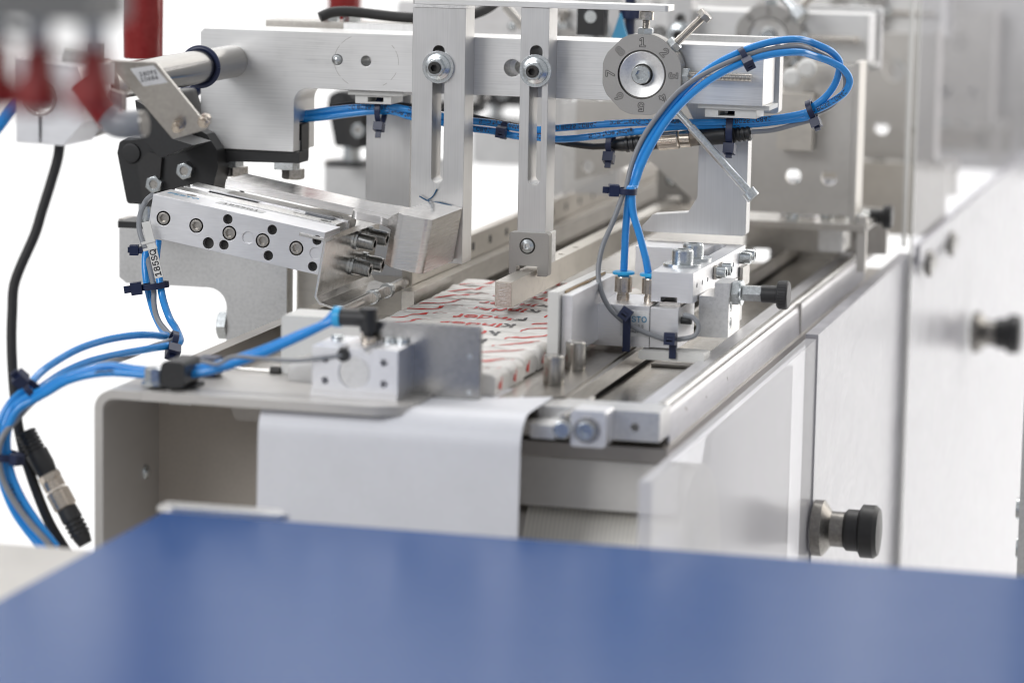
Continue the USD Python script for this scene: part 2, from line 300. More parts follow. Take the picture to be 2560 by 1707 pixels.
# ---------------------------------------------------------------- numbered dial
def screw_dir(deg): a = math.radians(deg); return np.array([math.sin(a), 0, math.cos(a)])
def dial():
    t = thing('numbered_dial', 'sharp round grey dial with engraved numbers 1 to 8, in front of the nearest beam', 'dial', (0, 6, -23.4))
    octo = Polygon([(23.6/math.cos(math.pi/8)*math.cos(a), 23.6/math.cos(math.pi/8)*math.sin(a)) for a in np.radians(np.arange(22.5, 382, 45))]).intersection(Point(0, 0).buffer(24.3, 64))
    b = ext(octo, 'XZ', 0, 12) - C((0, -1, 0), (0, 1, 0), 14.6, 4)
    d = part(t, 'dial_plate', b, 'blast')
    part(t, 'hub_washer', rev((0, 3, 0), (0, -1, 0), [(0, 14.0), (1.8, 14.0), (2.4, 13.4), (1.2, 6.6)]) - C((0, 5, 0), (0, -1, 0), 6.3, 10), 'alu')
    part(t, 'seat_ring', C((0, 4, 0), (0, -1, 0), 6.4, 2), 'dark')
    part(t, 'cap_screw', caphead((0, 2.2, 0), (0, -1, 0), 11, 6, 5.4), 'zinc')
    for k in range(8):
        q = txt(str(k+1), 5.0, .05, True); pl = unary_union([trimesh.path.polygons.projected(q, normal=[0, 0, 1])])
        ring = pl.buffer(.3).difference(pl.buffer(-.16)); polys = ring.geoms if ring.geom_type == 'MultiPolygon' else [ring]
        m = trimesh.util.concatenate([trimesh.creation.extrude_polygon(g, .05, engine='earcut') for g in polys])
        up = screw_dir(k*45); rt = np.cross(up, [0, -1, 0])
        part(t, 'numeral', on(m, up*19.0+[0, -.02, 0], rt, up), 'engrave', smooth=False, label='engraved outline number %d' % (k+1))
    c = np.array([0, 6., 0])
    u = screw_dir(1.2)
    s = part(t, 'adjusting_screw', join(thread(c+u*22, u, 2.4, 10.5, .8), caphead(c+u*32, u, 9, 5.2)), 'screw', label='short upright cap screw at number 1')
    part(s, 'lock_nut', HEX(c+u*23.2, u, 8.4, 4), 'zinc')
    u = screw_dir(45)
    s = part(t, 'adjusting_screw', join(thread(c+u*23, u, 2.45, 26, .8), HEX(c+u*48.6, u, 8.4, 3.6)), 'screw', label='slanting hexagon bolt at number 2')
    part(s, 'lock_nut', HEX(c+u*23.4, u, 8.6, 4.2), 'zinc')
    u = screw_dir(90)
    s = part(t, 'adjusting_screw', thread(c+u*23, u, 2.45, 42, .8), 'screw', label='long threaded stud at number 3')
    part(s, 'lock_nut', HEX(c+u*23.4, u, 8.4, 4.2), 'zinc')
    u = screw_dir(136)
    s = part(t, 'adjusting_screw', join(thread(c+u*22, u, 2.25, 20, .8), C(c+u*41.9, u, 2.5, 51), caphead(c+u*92.5, u, 8.6, 5.4)), 'zinc', label='very long cap screw hanging down at number 4')
    part(s, 'lock_nut', HEX(c+u*23.2, u, 8.4, 4), 'zinc')
    part(t, 'spacer', C((0, 12, 0), (0, 1, 0), 9, 2.1), 'steel')
    return t
d0 = dial()

# ---------------------------------------------------------------- clamp and square bar under the narrow post
t = thing('bar_clamp', 'brown-grey clamp plate with one round screw at the foot of the narrow post', 'clamp', (-64, 0, -120))
cl = rnd(sbox(-76.2, -121.5, -52.0, -95.6), 1.6).difference(sbox(-71.6, -134, -58.6, -115.6))
part(t, 'clamp_plate', ext(cl, 'XZ', -10, -2), 'blast')
part(t, 'clamp_body', B(-72, -53.5, -1.9, 13.5, -114.8, -96.2), 'alu')
part(t, 'round_screw', rev((-65, -9.6, -103.6), (0, -1, 0), [(0, 4.2), (1.2, 4.0), (2.4, 2.0)]) - C((-65, -10.5, -103.6), (0, -1, 0), 1.4, 6, 6), 'zinc')
part(t, 'screw_seat', C((-65, -9, -103.6), (0, -1, 0), 4.9, 1.05), 'dark')
clamp0 = t
t = thing('square_bar', 'bare square steel bar with a sawn end pointing at the viewer above the bars', 'bar', (-65, 100, -133.4))
sq = B(-70.5, -60.2, -62, 470, -133.4, -118.4)
for yy in (74, 112): sq = sq - C((-65, yy, -121), (0, 0, 1), 2.2, 5)
part(t, 'bar', sq, 'cream')
part(t, 'sawn_end', B(-70, -60.7, -62.25, -61.9, -132.8, -119), 'screw')
for k in range(16):
    z = random.uniform(-131.8, -120); x = random.uniform(-69, -66); L = random.uniform(2, 5); s = random.uniform(.05, .35)
    part('/World/square_bar/sawn_end', 'saw_scratch', ext(LineString([(x, z), (x+L, z+s*L)]).buffer(.09), 'XZ', -62.3, -62.2), 'zinc', smooth=False)

# ================================================================ LEFT SLIDE (tilted about y)
TH = math.radians(9.44); RS = np.array([[math.cos(TH), 0, math.sin(TH)], [0, 1, 0], [-math.sin(TH), 0, math.cos(TH)]]); TS = np.array([-267.7, 0, -72.6])
def S(m): return moved(m, RS, TS)
def Sp(u, y, w): return RS @ np.array([u, y, w], float)+TS
t = thing('slide_cylinder', 'tilted aluminium slide unit with five sunk screws in its front, label 185SQ1', 'actuator', tuple(Sp(52, -70, -25)))
b = B(0, 107, -100, -71, -25.2, 0)
for u in (8.5, 29.1, 49.8, 70.6, 91.4): b = b - C((u, -101, -12.7), (0, 1, 0), 4.3, 4.5)
small = [(47.5, -4.9, 2.9, 4), (47.7, -20.2, 2.9, 4), (75.2, -5.2, 2.9, 4), (75.4, -20.5, 2.9, 4), (102.9, -5.4, 2.8, 4), (102.9, -21, 2.8, 4), (38.1, -21.2, 3.4, 14), (61.4, -12.8, 3.5, .8), (103.1, -13.2, 3.4, .8)]
for u, w, r, d in small: b = b - C((u, -101, w), (0, 1, 0), r, d+1)
body = part(t, 'front_block', S(b), 'alu_light')
for u in (8.5, 29.1, 49.8, 70.6, 91.4):
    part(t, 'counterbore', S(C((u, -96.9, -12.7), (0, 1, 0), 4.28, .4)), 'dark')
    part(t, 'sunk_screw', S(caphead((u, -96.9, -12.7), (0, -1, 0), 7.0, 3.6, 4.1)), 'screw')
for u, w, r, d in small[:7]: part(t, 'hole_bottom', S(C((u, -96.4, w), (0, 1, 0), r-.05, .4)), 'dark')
tb = B(2, 104, -70.6, -50.3, -22, .8) + B(4, 106, -50.4, -38, -22, 1.7)
for u, y in ((73, -52), (96, -66), (98, -50)): tb = tb - C((u, y, -4), (0, 0, 1), 3.4, 8)
part(t, 'slide_table', S(tb - B(-1, 12, -60, -56, -1, 3) - B(18, 50, -58, -53.5, -1, 3) - B(74, 84, -63, -60, -1, 3)), 'alu')
part(t, 'table_rail', S(B(6, 106, -54.5, -50.2, .2, 1.7) - B(18, 50, -58, -53.5, -1, 3)), 'alu_light')
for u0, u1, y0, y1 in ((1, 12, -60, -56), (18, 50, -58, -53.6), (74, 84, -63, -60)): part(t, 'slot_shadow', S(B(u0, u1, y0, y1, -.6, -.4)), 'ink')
part(t, 'oval_port', S(rev((15, -76, .02), (0, 0, 1), [(0, 3), (.1, 2.9)])), 'steel_d')
part(t, 'stop_lever', S(ext(rnd(sbox(80, -59, 98, -54.6), 1.6), 'XY', .9, 2.2)), 'grey')
lab = part(t, 'name_label', S(ext(sbox(33, -84, 62, -75.5), 'XY', .02, .25)), 'label')
part(lab, 'lettering', S(on(txt('185SQ1', 4.2, .05), (47.5, -79.8, .27), (1, 0, 0), (0, 1, 0))), 'ink', smooth=False, label='lettering 185SQ1')
part(t, 'maker_mark', S(on(txt('FESTO', 4.4, .05, True), (13, -84, .03), (1, 0, 0), (0, 1, 0))), 'blueink', smooth=False, label='small blue lettering')
arm = ext([(25.5, -50), (106, -50), (112, -50), (124, -50), (130, -50), (130, -14), (25.5, -14)], 'XY', 4.6, 9.4)
t = thing('pusher_arm', 'flat aluminium arm on the tilted slide ending in a bright block at the wide post', 'pusher', tuple(Sp(120, -40, -16)))
part(t, 'arm_plate', S(arm), 'block')
pk = Polygon([(161.5, -6.2), (161.5, -74), (158.5, -76), (144.5, -76), (141.5, -75), (133, -64), (128, -60), (108, -60), (108, -14), (124, -6.2)])
bk = ext(rnd(pk, 4.5), 'XY', -16, 16.3)
cut = ext([(100, 9.3), (132, 9.3), (141, 16.5), (100, 20)], 'XZ', -80, 0)
bk = bk - cut - B(100, 136.5, -80, -11, -30, 4.5) - B(100, 122, -80, 0, -30, 4.5)
part(t, 'pusher_block', S(bk), 'block')
part(t, 'blue_thread', sweep(spline([(-133, -8.5, -77), (-127, -8, -79.8), (-120, -7.6, -80.6), (-113, -7.6, -82)]), .45, 8), 'thread')
part(t, 'blue_thread', sweep(spline([(-128, -8.2, -79.4), (-125, -7.6, -77), (-122.5, -6.9, -72.5)]), .4, 8), 'thread')

# mirror-bright bent plate with four screws
t = thing('bent_plate', 'mirror bright bent plate with four cap screws on the slide end', 'plate', tuple(Sp(108, -45, -42)))
pr = [(92, -3.2), (106.5, -3.2), (108.7, -5.4), (108.7, -37.5), (111.5, -40.6), (120, -41.4), (120, -42.6), (111, -42), (107.2, -38.2), (107.2, -6), (105.8, -4.8), (92, -4.8)]
pl = ext(pr, 'XZ', -101, 4)
part(t, 'plate', S(pl), 'mirror')
for y in (-40, -15):
    for w in (-11, -27):
        part(t, 'socket_screw', S(caphead((110.4, y, w), (1, 0, 0), 9.0, 10.0, 4.6)), 'cap_steel')
        part(t, 'spring_washer', S(washer((108.8, y, w), (1, 0, 0), 11.4, 1.6, 5)), 'zinc')
a = np.array((-148.2,12.9,-133.0)); bq = np.array((-147.6,-115.3,-133.0))
t = thing('chrome_rod', 'short chromed rod with cut-outs under the bent plate', 'rod', tuple(a-[0, 0, 4]))
u = nrm(bq-a); rod = C(a, u, 3.4, np.linalg.norm(bq-a), 36)
for s in (6, 40, 70): rod = rod - place(B(-3.6, 3.6, 1.4, 6, 0, 22), frame(u, [1, 0, 0]), a+u*s)
part(t, 'rod', rod, 'mirror')
for s in (34, 63): part(t, 'clip', rev(a+u*s, u, [(0, 4.4), (5, 4.4)]), 'zinc')
# ================================================================ RIGHT PUSHER UNIT
ga = t = thing('gripper_arm', 'right aluminium arm with two big washered screws on top and small holes along its side', 'bracket', (20, 0, -117))
plan = Polygon([(-6, 53.8), (55, 53.8), (52, -88), (28, -88), (28, 10), (31, 22), (-6, 22)])
z0, z1 = -121.5, -104.4
m = ext(plan, 'XY', z0, z1) - ext(LineString([(41, 44), (38.5, -60)]).buffer(4.2), 'XY', z0-1, z1+1)
m = m - B(33.5, 43, -95, -50, z0-1, z0+3)
for k in range(9): m = m - C((60, -78+k*14.0, -112.5), (-1, 0, 0), 1.6, 12)
part(t, 'arm_plate', m, 'alu_light')
part(t, 'foot_block', B(-6, 27, 22.2, 53.6, -119, -104.6), 'alu_v')
for y in (-58, -28):
    part(t, 'washer', washer((39.4, y, z1+.05), (0, 0, 1), 22, 1.6, 8), 'zinc')
    part(t, 'cap_screw', caphead((39.4, y, z1+1.7), (0, 0, 1), 12.4, 8, 6), 'zinc')
for y in (-32, -16, 62-8, 40):
    part(t, 'side_screw', caphead((54.6 if y > 0 else 53.6, y, -110.6), (1, 0, 0), 7.4, 6.6, 4), 'zinc')
    part(t, 'spring_washer', washer((53.4, y, -110.6), (1, 0, 0), 8.6, 1.3, 4), 'screw')
part(t, 'side_tab', B(55.2, 57.2, 36, 58, -128, -116), 'steel')
part(t, 'rear_bar', B(38, 54, 40, 53.5, -150, -121.6), 'alu')

t = thing('pad_cylinder', 'small silver pneumatic cylinder with two blue-collared hose fittings', 'cylinder', (18, -70, -147))
m = cat(B(-4.6, 29.2, -95, -50, -147, -123.4), B(29.2, 45.4, -95, -50, -146.6, -124))
part(t, 'body', m - B(28.9, 29.3, -96, -40, -150, -120), 'alu_light')
part(t, 'front_groove', B(28.95, 29.25, -94.9, -60, -146.4, -124.2), 'dark')
part(t, 'guide_rail', B(32.6, 44.6, -86, 10, -123.9, -121.6), 'steel')
part(t, 'neck', B(-12.2, -4.7, -99, -72, -142.6, -129), 'steel_d')
lab = part(t, 'maker_label', B(12, 28.5, -95.2, -95.02, -141, -126), 'label')
part(lab, 'lettering', on(txt('FESTO', 3.2, .06, True), (20.5, -95.25, -131), (1, 0, 0), (0, 0, 1)), 'blueink', smooth=False, label='small blue lettering')
for z in (-135, -138): part(lab, 'fine_print', on(txt('DGSL 2.5' if z == -135 else 'P max 8', 1.7, .06), (20.5, -95.25, z), (1, 0, 0), (0, 0, 1)), 'ink', smooth=False)
for x, y in ((8.8, -75), (25.2, -77)):
    f = part(t, 'hose_fitting', rev((x, y, -123.5), (0, 0, 1), [(0, 3.7), (3.2, 3.7), (3.4, 3.3), (4.6, 3.3), (5, 5.0), (13, 5.0), (13.8, 4.6)]), 'nickel')
    part(f, 'release_collar', rev((x, y, -109.8), (0, 0, 1), [(0, 3.4), (1.2, 3.4), (1.4, 6.3), (2.6, 6.3), (3, 5.6)]), 'blue_collar')
part(t, 'white_mount', ext(rnd(sbox(24, -153, 62, -147.8), 1.5), 'XZ', -100, -84), 'white_pl')
part(t, 'sensor_plug', C((46, -90, -131), (1, 0, 0), 2.1, 6), 'black')

lp = t = thing('locking_plunger', 'spring plunger with black knurled knob sticking out beside the silver cylinder', 'plunger', (62, -68, -142))
m = cat(B(53, 70.2, -75, -40, -142, -118.6), B(61.8, 70.6, -75, -52, -119, -110.6))
for z in (-124.5, -134.5): m = m - C((71, -68, z), (-1, 0, 0), 3.4, 3)
part(t, 'mounting_block', m, 'alu')
for z in (-124.5, -134.5): part(t, 'sunk_screw', caphead((68, -68, z), (1, 0, 0), 6.2, 2.0, 3), 'zinc')
cz = -117
part(t, 'hexagon_nut', HEX((70.8, -65, cz), (1, 0, 0), 13, 4.6), 'zinc')
part(t, 'washer', washer((75.4, -65, cz), (1, 0, 0), 14.5, .8, 6), 'zinc')
part(t, 'hexagon_body', HEX((76.6, -65, cz), (1, 0, 0), 8.4, 11), 'zinc')
part(t, 'sleeve', C((87.4, -65, cz), (1, 0, 0), 5.0, 9), 'black')
kn = rev((96, -65, cz), (1, 0, 0), [(0, 5.2), (.6, 7.6), (1.6, 8.2), (6.0, 8.2), (6.8, 7.4), (6.9, 4)], 60)
for k in range(30):
    a = k*math.pi/15; kn = kn - C((95, -65+8.35*math.cos(a), cz+8.35*math.sin(a)), (1, 0, 0), .42, 9, 6)
part(t, 'knob', kn, 'black')

t = thing('pad_board', 'white plastic pad board with amber glue along its top, pressing the bar ends', 'pad', (-9, -105, -143))
part(t, 'pad', ext([(-163, -143.5), (-163, -108.4), (-50, -110.5), (-50, -143.5)], 'YZ', -13.4, -7.2), 'white_pl')
part(t, 'backing_plate', ext([(-158, -144), (-158, -110.5), (-50, -112), (-50, -144)], 'YZ', -6.6, -.8), 'alu_light')
gl = spline([(-6.9, -150, -110), (-7.2, -120, -110.3), (-6.6, -100, -110.6), (-7, -80, -110.8), (-6.8, -56, -111)], 20)
part(t, 'glue_bead', sweep(gl, .55+.5*np.array([meshkit.noise(p*.25) for p in gl]), 10), 'glue')

# ================================================================ BED, TRAY, RAILS
t = thing('pin_plate', 'dull steel plate with two round pins in front of the white pad board', 'plate', (5, -180, -152))
pp = Polygon([(-2, -259), (18.5, -248), (14, -60), (-6, -60), (-6, -226)])
part(t, 'plate', ext(rnd(pp, 1), 'XY', -157, -150.2), 'dull')
for x, y, z in ((3.2, -213, -135), (2.9, -163, -134.8)): part(t, 'pin', rev((x, y, -150.1), (0, 0, 1), [(0, 5.6), (14.6, 5.6), (15.3, 5)]), 'shaft')
solid('side_strip', 'narrow dull steel strip lying beside the bar ends', 'strip', ext(rnd([(-14, -264), (-3, -260), (-6.2, -200), (-6.2, 300), (-12.6, 300), (-12.6, -240)], .6), 'XY', -157, -150.4), 'steel')
t = thing('conveyor_bed', 'steel bed plate underneath the row of wrapped bars', 'bed', (-80, 200, -165))
part(t, 'bed_plate', B(-146, -13, -255, 900, -158, -151.2), 'steel')
part(t, 'front_nose', C((-146, -262, -156), (1, 0, 0), 4.2, 133), 'steel_d')
part(t, 'left_floor', B(-196, -148, -240, 900, -166, -160), 'steel')
solid('white_sheet', 'broad white sheet hanging down over the front edge of the bed', 'sheet',
      ext(LineString([(-235, -150.7)]+[(-292+26*math.sin(a), -176.8+26*math.cos(a)) for a in np.linspace(0.0, 0.0, 1)]+[(-300+17*math.sin(a)*-1, -167.8+17*math.cos(a)) for a in np.linspace(0.05, math.pi/2, 12)]+[(-318, -200), (-322, -290)]).buffer(.25, cap_style=2), 'YZ', -126, 12.5), 'white_sheet')
t = thing('left_rail', 'dark steel rail running back along the left edge of the bed', 'rail', (-196, 200, -165))
part(t, 'bar', B(-205.5, -196.5, -246, 900, -164, -149), 'steel_d')
part(t, 'foot', B(-204, -192, -240, 900, -170, -164.2), 'alu')
part(t, 'end_bolt', HEX((-204, -230, -156), (-1, 0, 0), 9, 6), 'zinc')
t = thing('bar_guide', 'pale steel guide with a square front end left of the wrapped bars', 'guide', (-138, 200, -151))
part(t, 'guide_bar', B(-142.4, -134.2, -12, 900, -147, -134.4), 'steel')
part(t, 'tall_plate', B(-150, -143.4, 14, 900, -150, -118.6) , 'cream')
for k in range(9): part(t, 'slot', B(-143.5, -143.2, 150+k*42, 155+k*42, -129, -124), 'ink')

t = thing('side_tray', 'long steel tray with a rolled shiny right edge beside the conveyor', 'tray', (60, 100, -178))
part(t, 'tray_floor', B(19.5, 68, -244, 520, -165, -162.5), 'mirror')
side = LineString([(71.6, -154.4), (72.4, -157), (73.4, -175), (74.6, -178.4)]).buffer(.7, cap_style=2)
sd = part(t, 'side_wall', ext(side, 'XZ', -246, 424), 'tray_wall', smooth=40)
part(t, 'rolled_edge', C((69.6, -246.5, -152.6), (0, 1, 0), 2.3, 671, 28), 'mirror')
part(t, 'top_flange', B(58, 67.2, -244, 424, -153.2, -152), 'tray_wall')
part(t, 'wall_seam', B(72.2, 74.4, 150, 152, -178, -152), 'steel')
for y in (-205, -60, 90): part(t, 'cross_strip', B(24, 63, y-5, y+5, -162.3, -160.9), 'steel_d')
for k, (y, z) in enumerate(((-205, -160), (-150, -163), (-120, -168), (-90, -162), (-60, -166), (-30, -170))):
    part(sd, 'scuff', ext(LineString([(y, z), (y+random.uniform(2, 6), z-random.uniform(1, 4))]).buffer(.35), 'YZ', 73.2-.6, 73.5), 'nickel')
part(t, 'inner_lip', B(16, 19.3, -245, 520, -160, -151.4), 'steel')
part(t, 'inner_gap', B(14.6, 15.9, -245, 520, -166, -156), 'dark')
t = thing('tray_end_block', 'aluminium end block with a round hole closing the front of the side tray', 'block', (50, -262, -178))
m = cat(B(10, 73.8, -272, -247, -167, -151.6)) - C((61, -273, -160), (0, 1, 0), 2.2, 14)
part(t, 'cross_bar', m, 'alu')
part(t, 'screw_block', ext(rnd(sbox(31.6, -168.4, 50, -149.6), 2), 'XZ', -290, -272.2), 'alu_light')
part(t, 'washer', washer((40.2, -290.1, -159.5), (0, -1, 0), 13.4, 1.2, 6), 'screw')
part(t, 'cap_screw', caphead((40.2, -291.2, -159.5), (0, -1, 0), 9.4, 3.2, 4.6), 'zinc')
part(t, 'spacer_block', B(11.6, 24.4, -294, -250, -164.6, -157.6), 'alu')
part(t, 'tie_end', HEX((28, -288, -159.6), (0, -1, 0), 8.4, 7), 'zinc')
part(t, 'tie_end', HEX((9, -280, -160.6), (0, -1, 0), 7, 8), 'screw')
part(t, 'tie_rod', C((27.5, -290, -153.8), (.02, 1, 0), 1.5, 60), 'steel')
solid('under_plate', 'dull grey steel plate crossing below the end block', 'plate', B(-120, 76, -262, 500, -180, -172.2), 'steel_d')
solid('sloping_apron', 'smooth cream sheet sloping down under the end block, above the ribbed roller', 'sheet', ext([(-259, -181), (-263, -206), (-261.6, -206), (-257.6, -181)], 'YZ', -30, 82), 'rear_plate')
t = thing('belt_roller', 'large beige ribbed roller below the side tray', 'roller', (-20, -215, -300))
part(t, 'roller', C((-122, -212, -252), (1, 0, 0), 62, 205, 96), 'rear_plate')
for k in range(36): part(t, 'rib', C((k*2.3+2, -212, -252), (1, 0, 0), 62.6, 1.2, 64), 'beige')

# ================================================================ WRAPPED BARS
WZ = -150.9; HB = 6.4
def bar_top(x, y, k):
    n = meshkit.noise(np.stack([x*.09+k*9.1, y*.16, np.full_like(x, k*3.3)], -1))-.5
    n2 = meshkit.noise(np.stack([x*.26+k*5, y*.36, np.full_like(x, k*1.7)], -1))-.5
    e = np.clip(1-np.abs(y/13.6)**5, 0, 1)**.28
    end = np.clip((57.5-np.abs(x))/3.5, 0, 1)**.45
    return 12.2*(.80+.20*e)*(.72+.28*end)*np.where(e*end > 0, 1, 1)+1.6*n+.7*n2-(1-e)*3.2
def wrapped_bar(k, yc, label, group):
    nx, ny = 120, 40
    X, Y = np.meshgrid(np.linspace(-57.5, 57.5, nx), np.linspace(-13.6, 13.6, ny), indexing='ij')
    top = bar_top(X, Y, k)
    xs = X*(1+.004*np.sin(Y)); v = [np.stack([xs, Y, top], -1).reshape(-1, 3)]
    low = np.stack([X*.985, Y*.97, np.full_like(X, .1)], -1).reshape(-1, 3); v = np.vstack(v+[low]); N = nx*ny
    f = []
    i, j = np.meshgrid(np.arange(nx-1), np.arange(ny-1), indexing='ij'); a = (i*ny+j).ravel(); b = a+ny
    f += [np.stack([a, b, b+1], 1), np.stack([a, b+1, a+1], 1), np.stack([a+N, b+1+N, b+N], 1), np.stack([a+N, a+1+N, b+1+N], 1)]
    edge = list(range(0, ny))+[r*ny+ny-1 for r in range(1, nx)]+[(nx-1)*ny+c for c in range(ny-2, -1, -1)]+[r*ny for r in range(nx-2, 0, -1)]
    e1 = np.array(edge); e2 = np.roll(e1, -1); f += [np.stack([e1, e2, e2+N], 1), np.stack([e1, e2+N, e1+N], 1)]
    m = trimesh.Trimesh(v, np.vstack(f), process=False); m.fix_normals()
    o = np.array([-72.5+random.uniform(-.7, .7), yc, WZ+random.uniform(-.2, .7)]); rz = random.uniform(-.03, .03); R = np.array([[math.cos(rz), -math.sin(rz), 0], [math.sin(rz), math.cos(rz), 0], [0, 0, 1]])
    t = thing('wrapped_bar', label, 'chocolate bar', tuple(o), group=group)
    part(t, 'wrapper', moved(m, R, o), 'wrap', smooth=50)
    def decal(q, name, kk):
        q = trimesh.Trimesh(q.vertices.copy(), q.faces.copy(), process=False)
        for _ in range(5):
            L = np.linalg.norm(q.vertices[q.edges[:, 0]]-q.vertices[q.edges[:, 1]], axis=1)
            if L.max() < 3.5: break
            q = trimesh.Trimesh(*trimesh.remesh.subdivide(q.vertices, q.faces), process=False)
        q.vertices[:, 2] += bar_top(q.vertices[:, 0], q.vertices[:, 1], k)+.2
        part(t, name, moved(q, R, o), kk, smooth=False)
    w = meshkit.text_mesh('kinder', 10.8, .05, True); w.vertices[:, 2] -= 0
    parts = w.split(only_watertight=False); xs = [p.bounds[0][0] for p in parts]; first = int(np.argmin(xs))
    kx = parts[first]; rest = trimesh.util.concatenate([p for i, p in enumerate(parts) if i != first])
    for q, nm, kk in ((kx, 'dark_letter', 'dark_print'), (rest, 'red_lettering', 'red_print')):
        q = q.copy(); q.vertices[:, 0] = 24.5-q.vertices[:, 0]; q.vertices[:, 1] = 5.4-q.vertices[:, 1]
        decal(q, nm, kk)
    def stroke(pts, w0, w1):
        p = spline([(a, b, 0) for a, b in pts], 10)[:, :2]; d = np.gradient(p, axis=0); d /= np.linalg.norm(d, axis=1)[:, None]; nn = np.column_stack([-d[:, 1], d[:, 0]])
        w = np.interp(np.linspace(0, 1, len(p)), [0, .5, 1], [w0*.2, w1, w0*.6])[:, None]
        pg = Polygon(np.vstack([p+nn*w, (p-nn*w)[::-1]])).buffer(0)
        gs = pg.geoms if pg.geom_type == 'MultiPolygon' else [pg]
        return trimesh.util.concatenate([trimesh.creation.extrude_polygon(g, .05, engine='earcut') for g in gs if g.area > .05])
    decal(stroke([(-22, 12.6), (-31, 9.5), (-36, 3), (-37, -4), (-43, -9), (-54, -12)], .7, 1.25), 'red_ribbon', 'red_print')
    decal(stroke([(53, 9), (50, 3), (43, -3), (33, -8), (30, -12)], .7, 1.3), 'red_ribbon', 'red_print')
    dm = Polygon([(-8, 3.5), (-4.5, 9.5), (-1.5, 8), (-3.4, 2)])
    q = trimesh.creation.extrude_polygon(dm, .12, engine='earcut'); q = moved(q, np.array([[0, 0, 1], [1, 0, 0], [0, 1, 0]], float), [57.3, 0, 0])
    part(t, 'red_end_mark', moved(q, R, o), 'red_print', smooth=False)
    return t
place_words = ['nearest wrapped bar, pressed against the grey stop plate', 'second wrapped bar behind the grey stop plate', 'third wrapped bar from the front of the row', 'fourth wrapped bar from the front of the row', 'fifth wrapped bar from the front, beside the white pad', 'sixth wrapped bar from the front, beside the white pad', 'seventh wrapped bar from the front, before the sawn bar end', 'eighth wrapped bar from the front, under the sawn bar end', 'ninth wrapped bar from the front, under the square bar', 'tenth wrapped bar from the front, under the square bar', 'eleventh wrapped bar, almost hidden behind the clamp', 'twelfth wrapped bar, hindmost of the row']
for k in range(12): wrapped_bar(k, -246+29*k, place_words[k], 'wrapped bars in a row on the bed')
# ================================================================ FRONT LEFT BRACKET
t = thing('sheet_bracket', 'bent grey sheet metal bracket with an open front, at the front left', 'bracket', (-140, -260, -235))
o = LineString([(-213, -245), (-213, -160)]+[(-204.5-8.5*math.cos(a), -160+8.2*math.sin(a)) for a in np.linspace(0.1, math.pi/2, 8)]+[(-190.1, -151.8)]).buffer(2.4, cap_style=2)
part(t, 'bent_sheet', ext(o, 'XZ', -318, -236), 'bracket', smooth=40)
tongue = Polygon([(-190, -236), (-100, -236), (-46, -250), (-46, -300), (-52, -312), (-64, -318), (-112, -318), (-190, -318)])
part(t, 'top_tongue', ext(tongue, 'XY', -154.3, -149.35), 'bracket', smooth=40)
part(t, 'back_wall', B(-211, -120, -238, -234, -260, -154.6), 'tan')
part(t, 'side_screw', rev((-210.5, -258, -204), (1, 0, 0), [(0, 4.2), (1, 4), (2.2, 2.2)]), 'zinc')
part(t, 'top_screw', C((-192, -300, -157), (0, 0, 1), 2, 3), 'zinc')
part(t, 'cable_saddle', ext(rnd(sbox(-192, -302, -166, -286), 2), 'XY', -149.3, -147.6), 'black')
solid('under_bracket_sensor', 'small bright bolt and grey block hanging under the bracket top', 'bolt', cat(HEX((-140, -262, -162), (0, 0, 1), 10, 7), B(-132, -120, -268, -252, -164, -155)), 'zinc')
solid('under_bracket_wedge', 'dark slanted plate under the bracket top beside the white sheet', 'plate', ext([(-166, -155), (-126, -155), (-126, -172), (-158, -172)], 'XZ', -262, -240), 'steel_d')

t = thing('compact_cylinder', 'blurred silver cylinder block with four corner holes on the front bracket', 'cylinder', (-80, -280, -149))
m = B(-103, -57, -300, -262, -146.4, -123.2)
for x, z in ((-95.8, -129.5), (-64.5, -129.9), (-95.9, -140.8), (-64.4, -140.8)): m = m - C((x, -301, z), (0, 1, 0), 1.9, 10)
m = m - C((-80.3, -301, -136), (0, 1, 0), 8.4, 1.8) - C((-73, -301, -123.6), (0, 1, 0), 2.4, 40) - C((-86, -301, -123.6), (0, 1, 0), 2.4, 40)
part(t, 'body', m, 'alu_light'); part(t, 'end_cap', C((-80.3, -299.6, -136), (0, 1, 0), 8.0, 2.2, 48), 'alu')
part(t, 'foot_plate', B(-104, -57.5, -299, -264, -149.3, -146.5), 'alu_light')
for x in (-97, -69, -62): part(t, 'top_screw', rev((x, -276, -123.2), (0, 0, 1), [(0, 3.4), (2.4, 3.4), (2.8, 2.6)]), 'zinc')
part(t, 'sensor_head', C((-86, -301, -127), (0, 1, 0), 3.4, 8), 'black')
e = part(t, 'elbow_fitting', join(rev((-79, -280, -123), (0, 0, 1), [(0, 4), (3, 4), (3.2, 3), (6, 3)]), C((-79, -280, -117.2), (0, 0, 1), 4.6, 12), C((-79, -280, -110.6), (-1, 0, 0), 4.6, 15)), 'black')
part(e, 'collar', C((-94, -280, -110.6), (-1, 0, 0), 5.4, 3.6), 'blue_collar')
part(e, 'threaded_end', rev((-79, -280, -123.1), (0, 0, 1), [(0, 4.3), (3.2, 4.3), (3.6, 3.6)]), 'nickel')
t = thing('stop_plate', 'plain grey steel stop plate in front of the nearest wrapped bar', 'plate', (-48, -274, -153))
part(t, 'plate', ext(rnd(sbox(-78, -151, -20.6, -112.4), 1.5), 'XZ', -275, -271), 'stop')
for z in (-147, -128): part(t, 'rivet', rev((-26, -275, z), (0, -1, 0), [(0, 1.4), (.5, 1.1)]), 'zinc')
part(t, 'piston_rod', C((-66, -264, -135), (1, 0, 0), 4, 10), 'steel')
t = thing('white_block', 'white plastic block behind the blurred cylinder block', 'block', (-122, -230, -150))
part(t, 'block', ext(rnd(sbox(-140.4, -149.2, -96, -117.6), 2), 'XZ', -240, -214), 'white_pl')
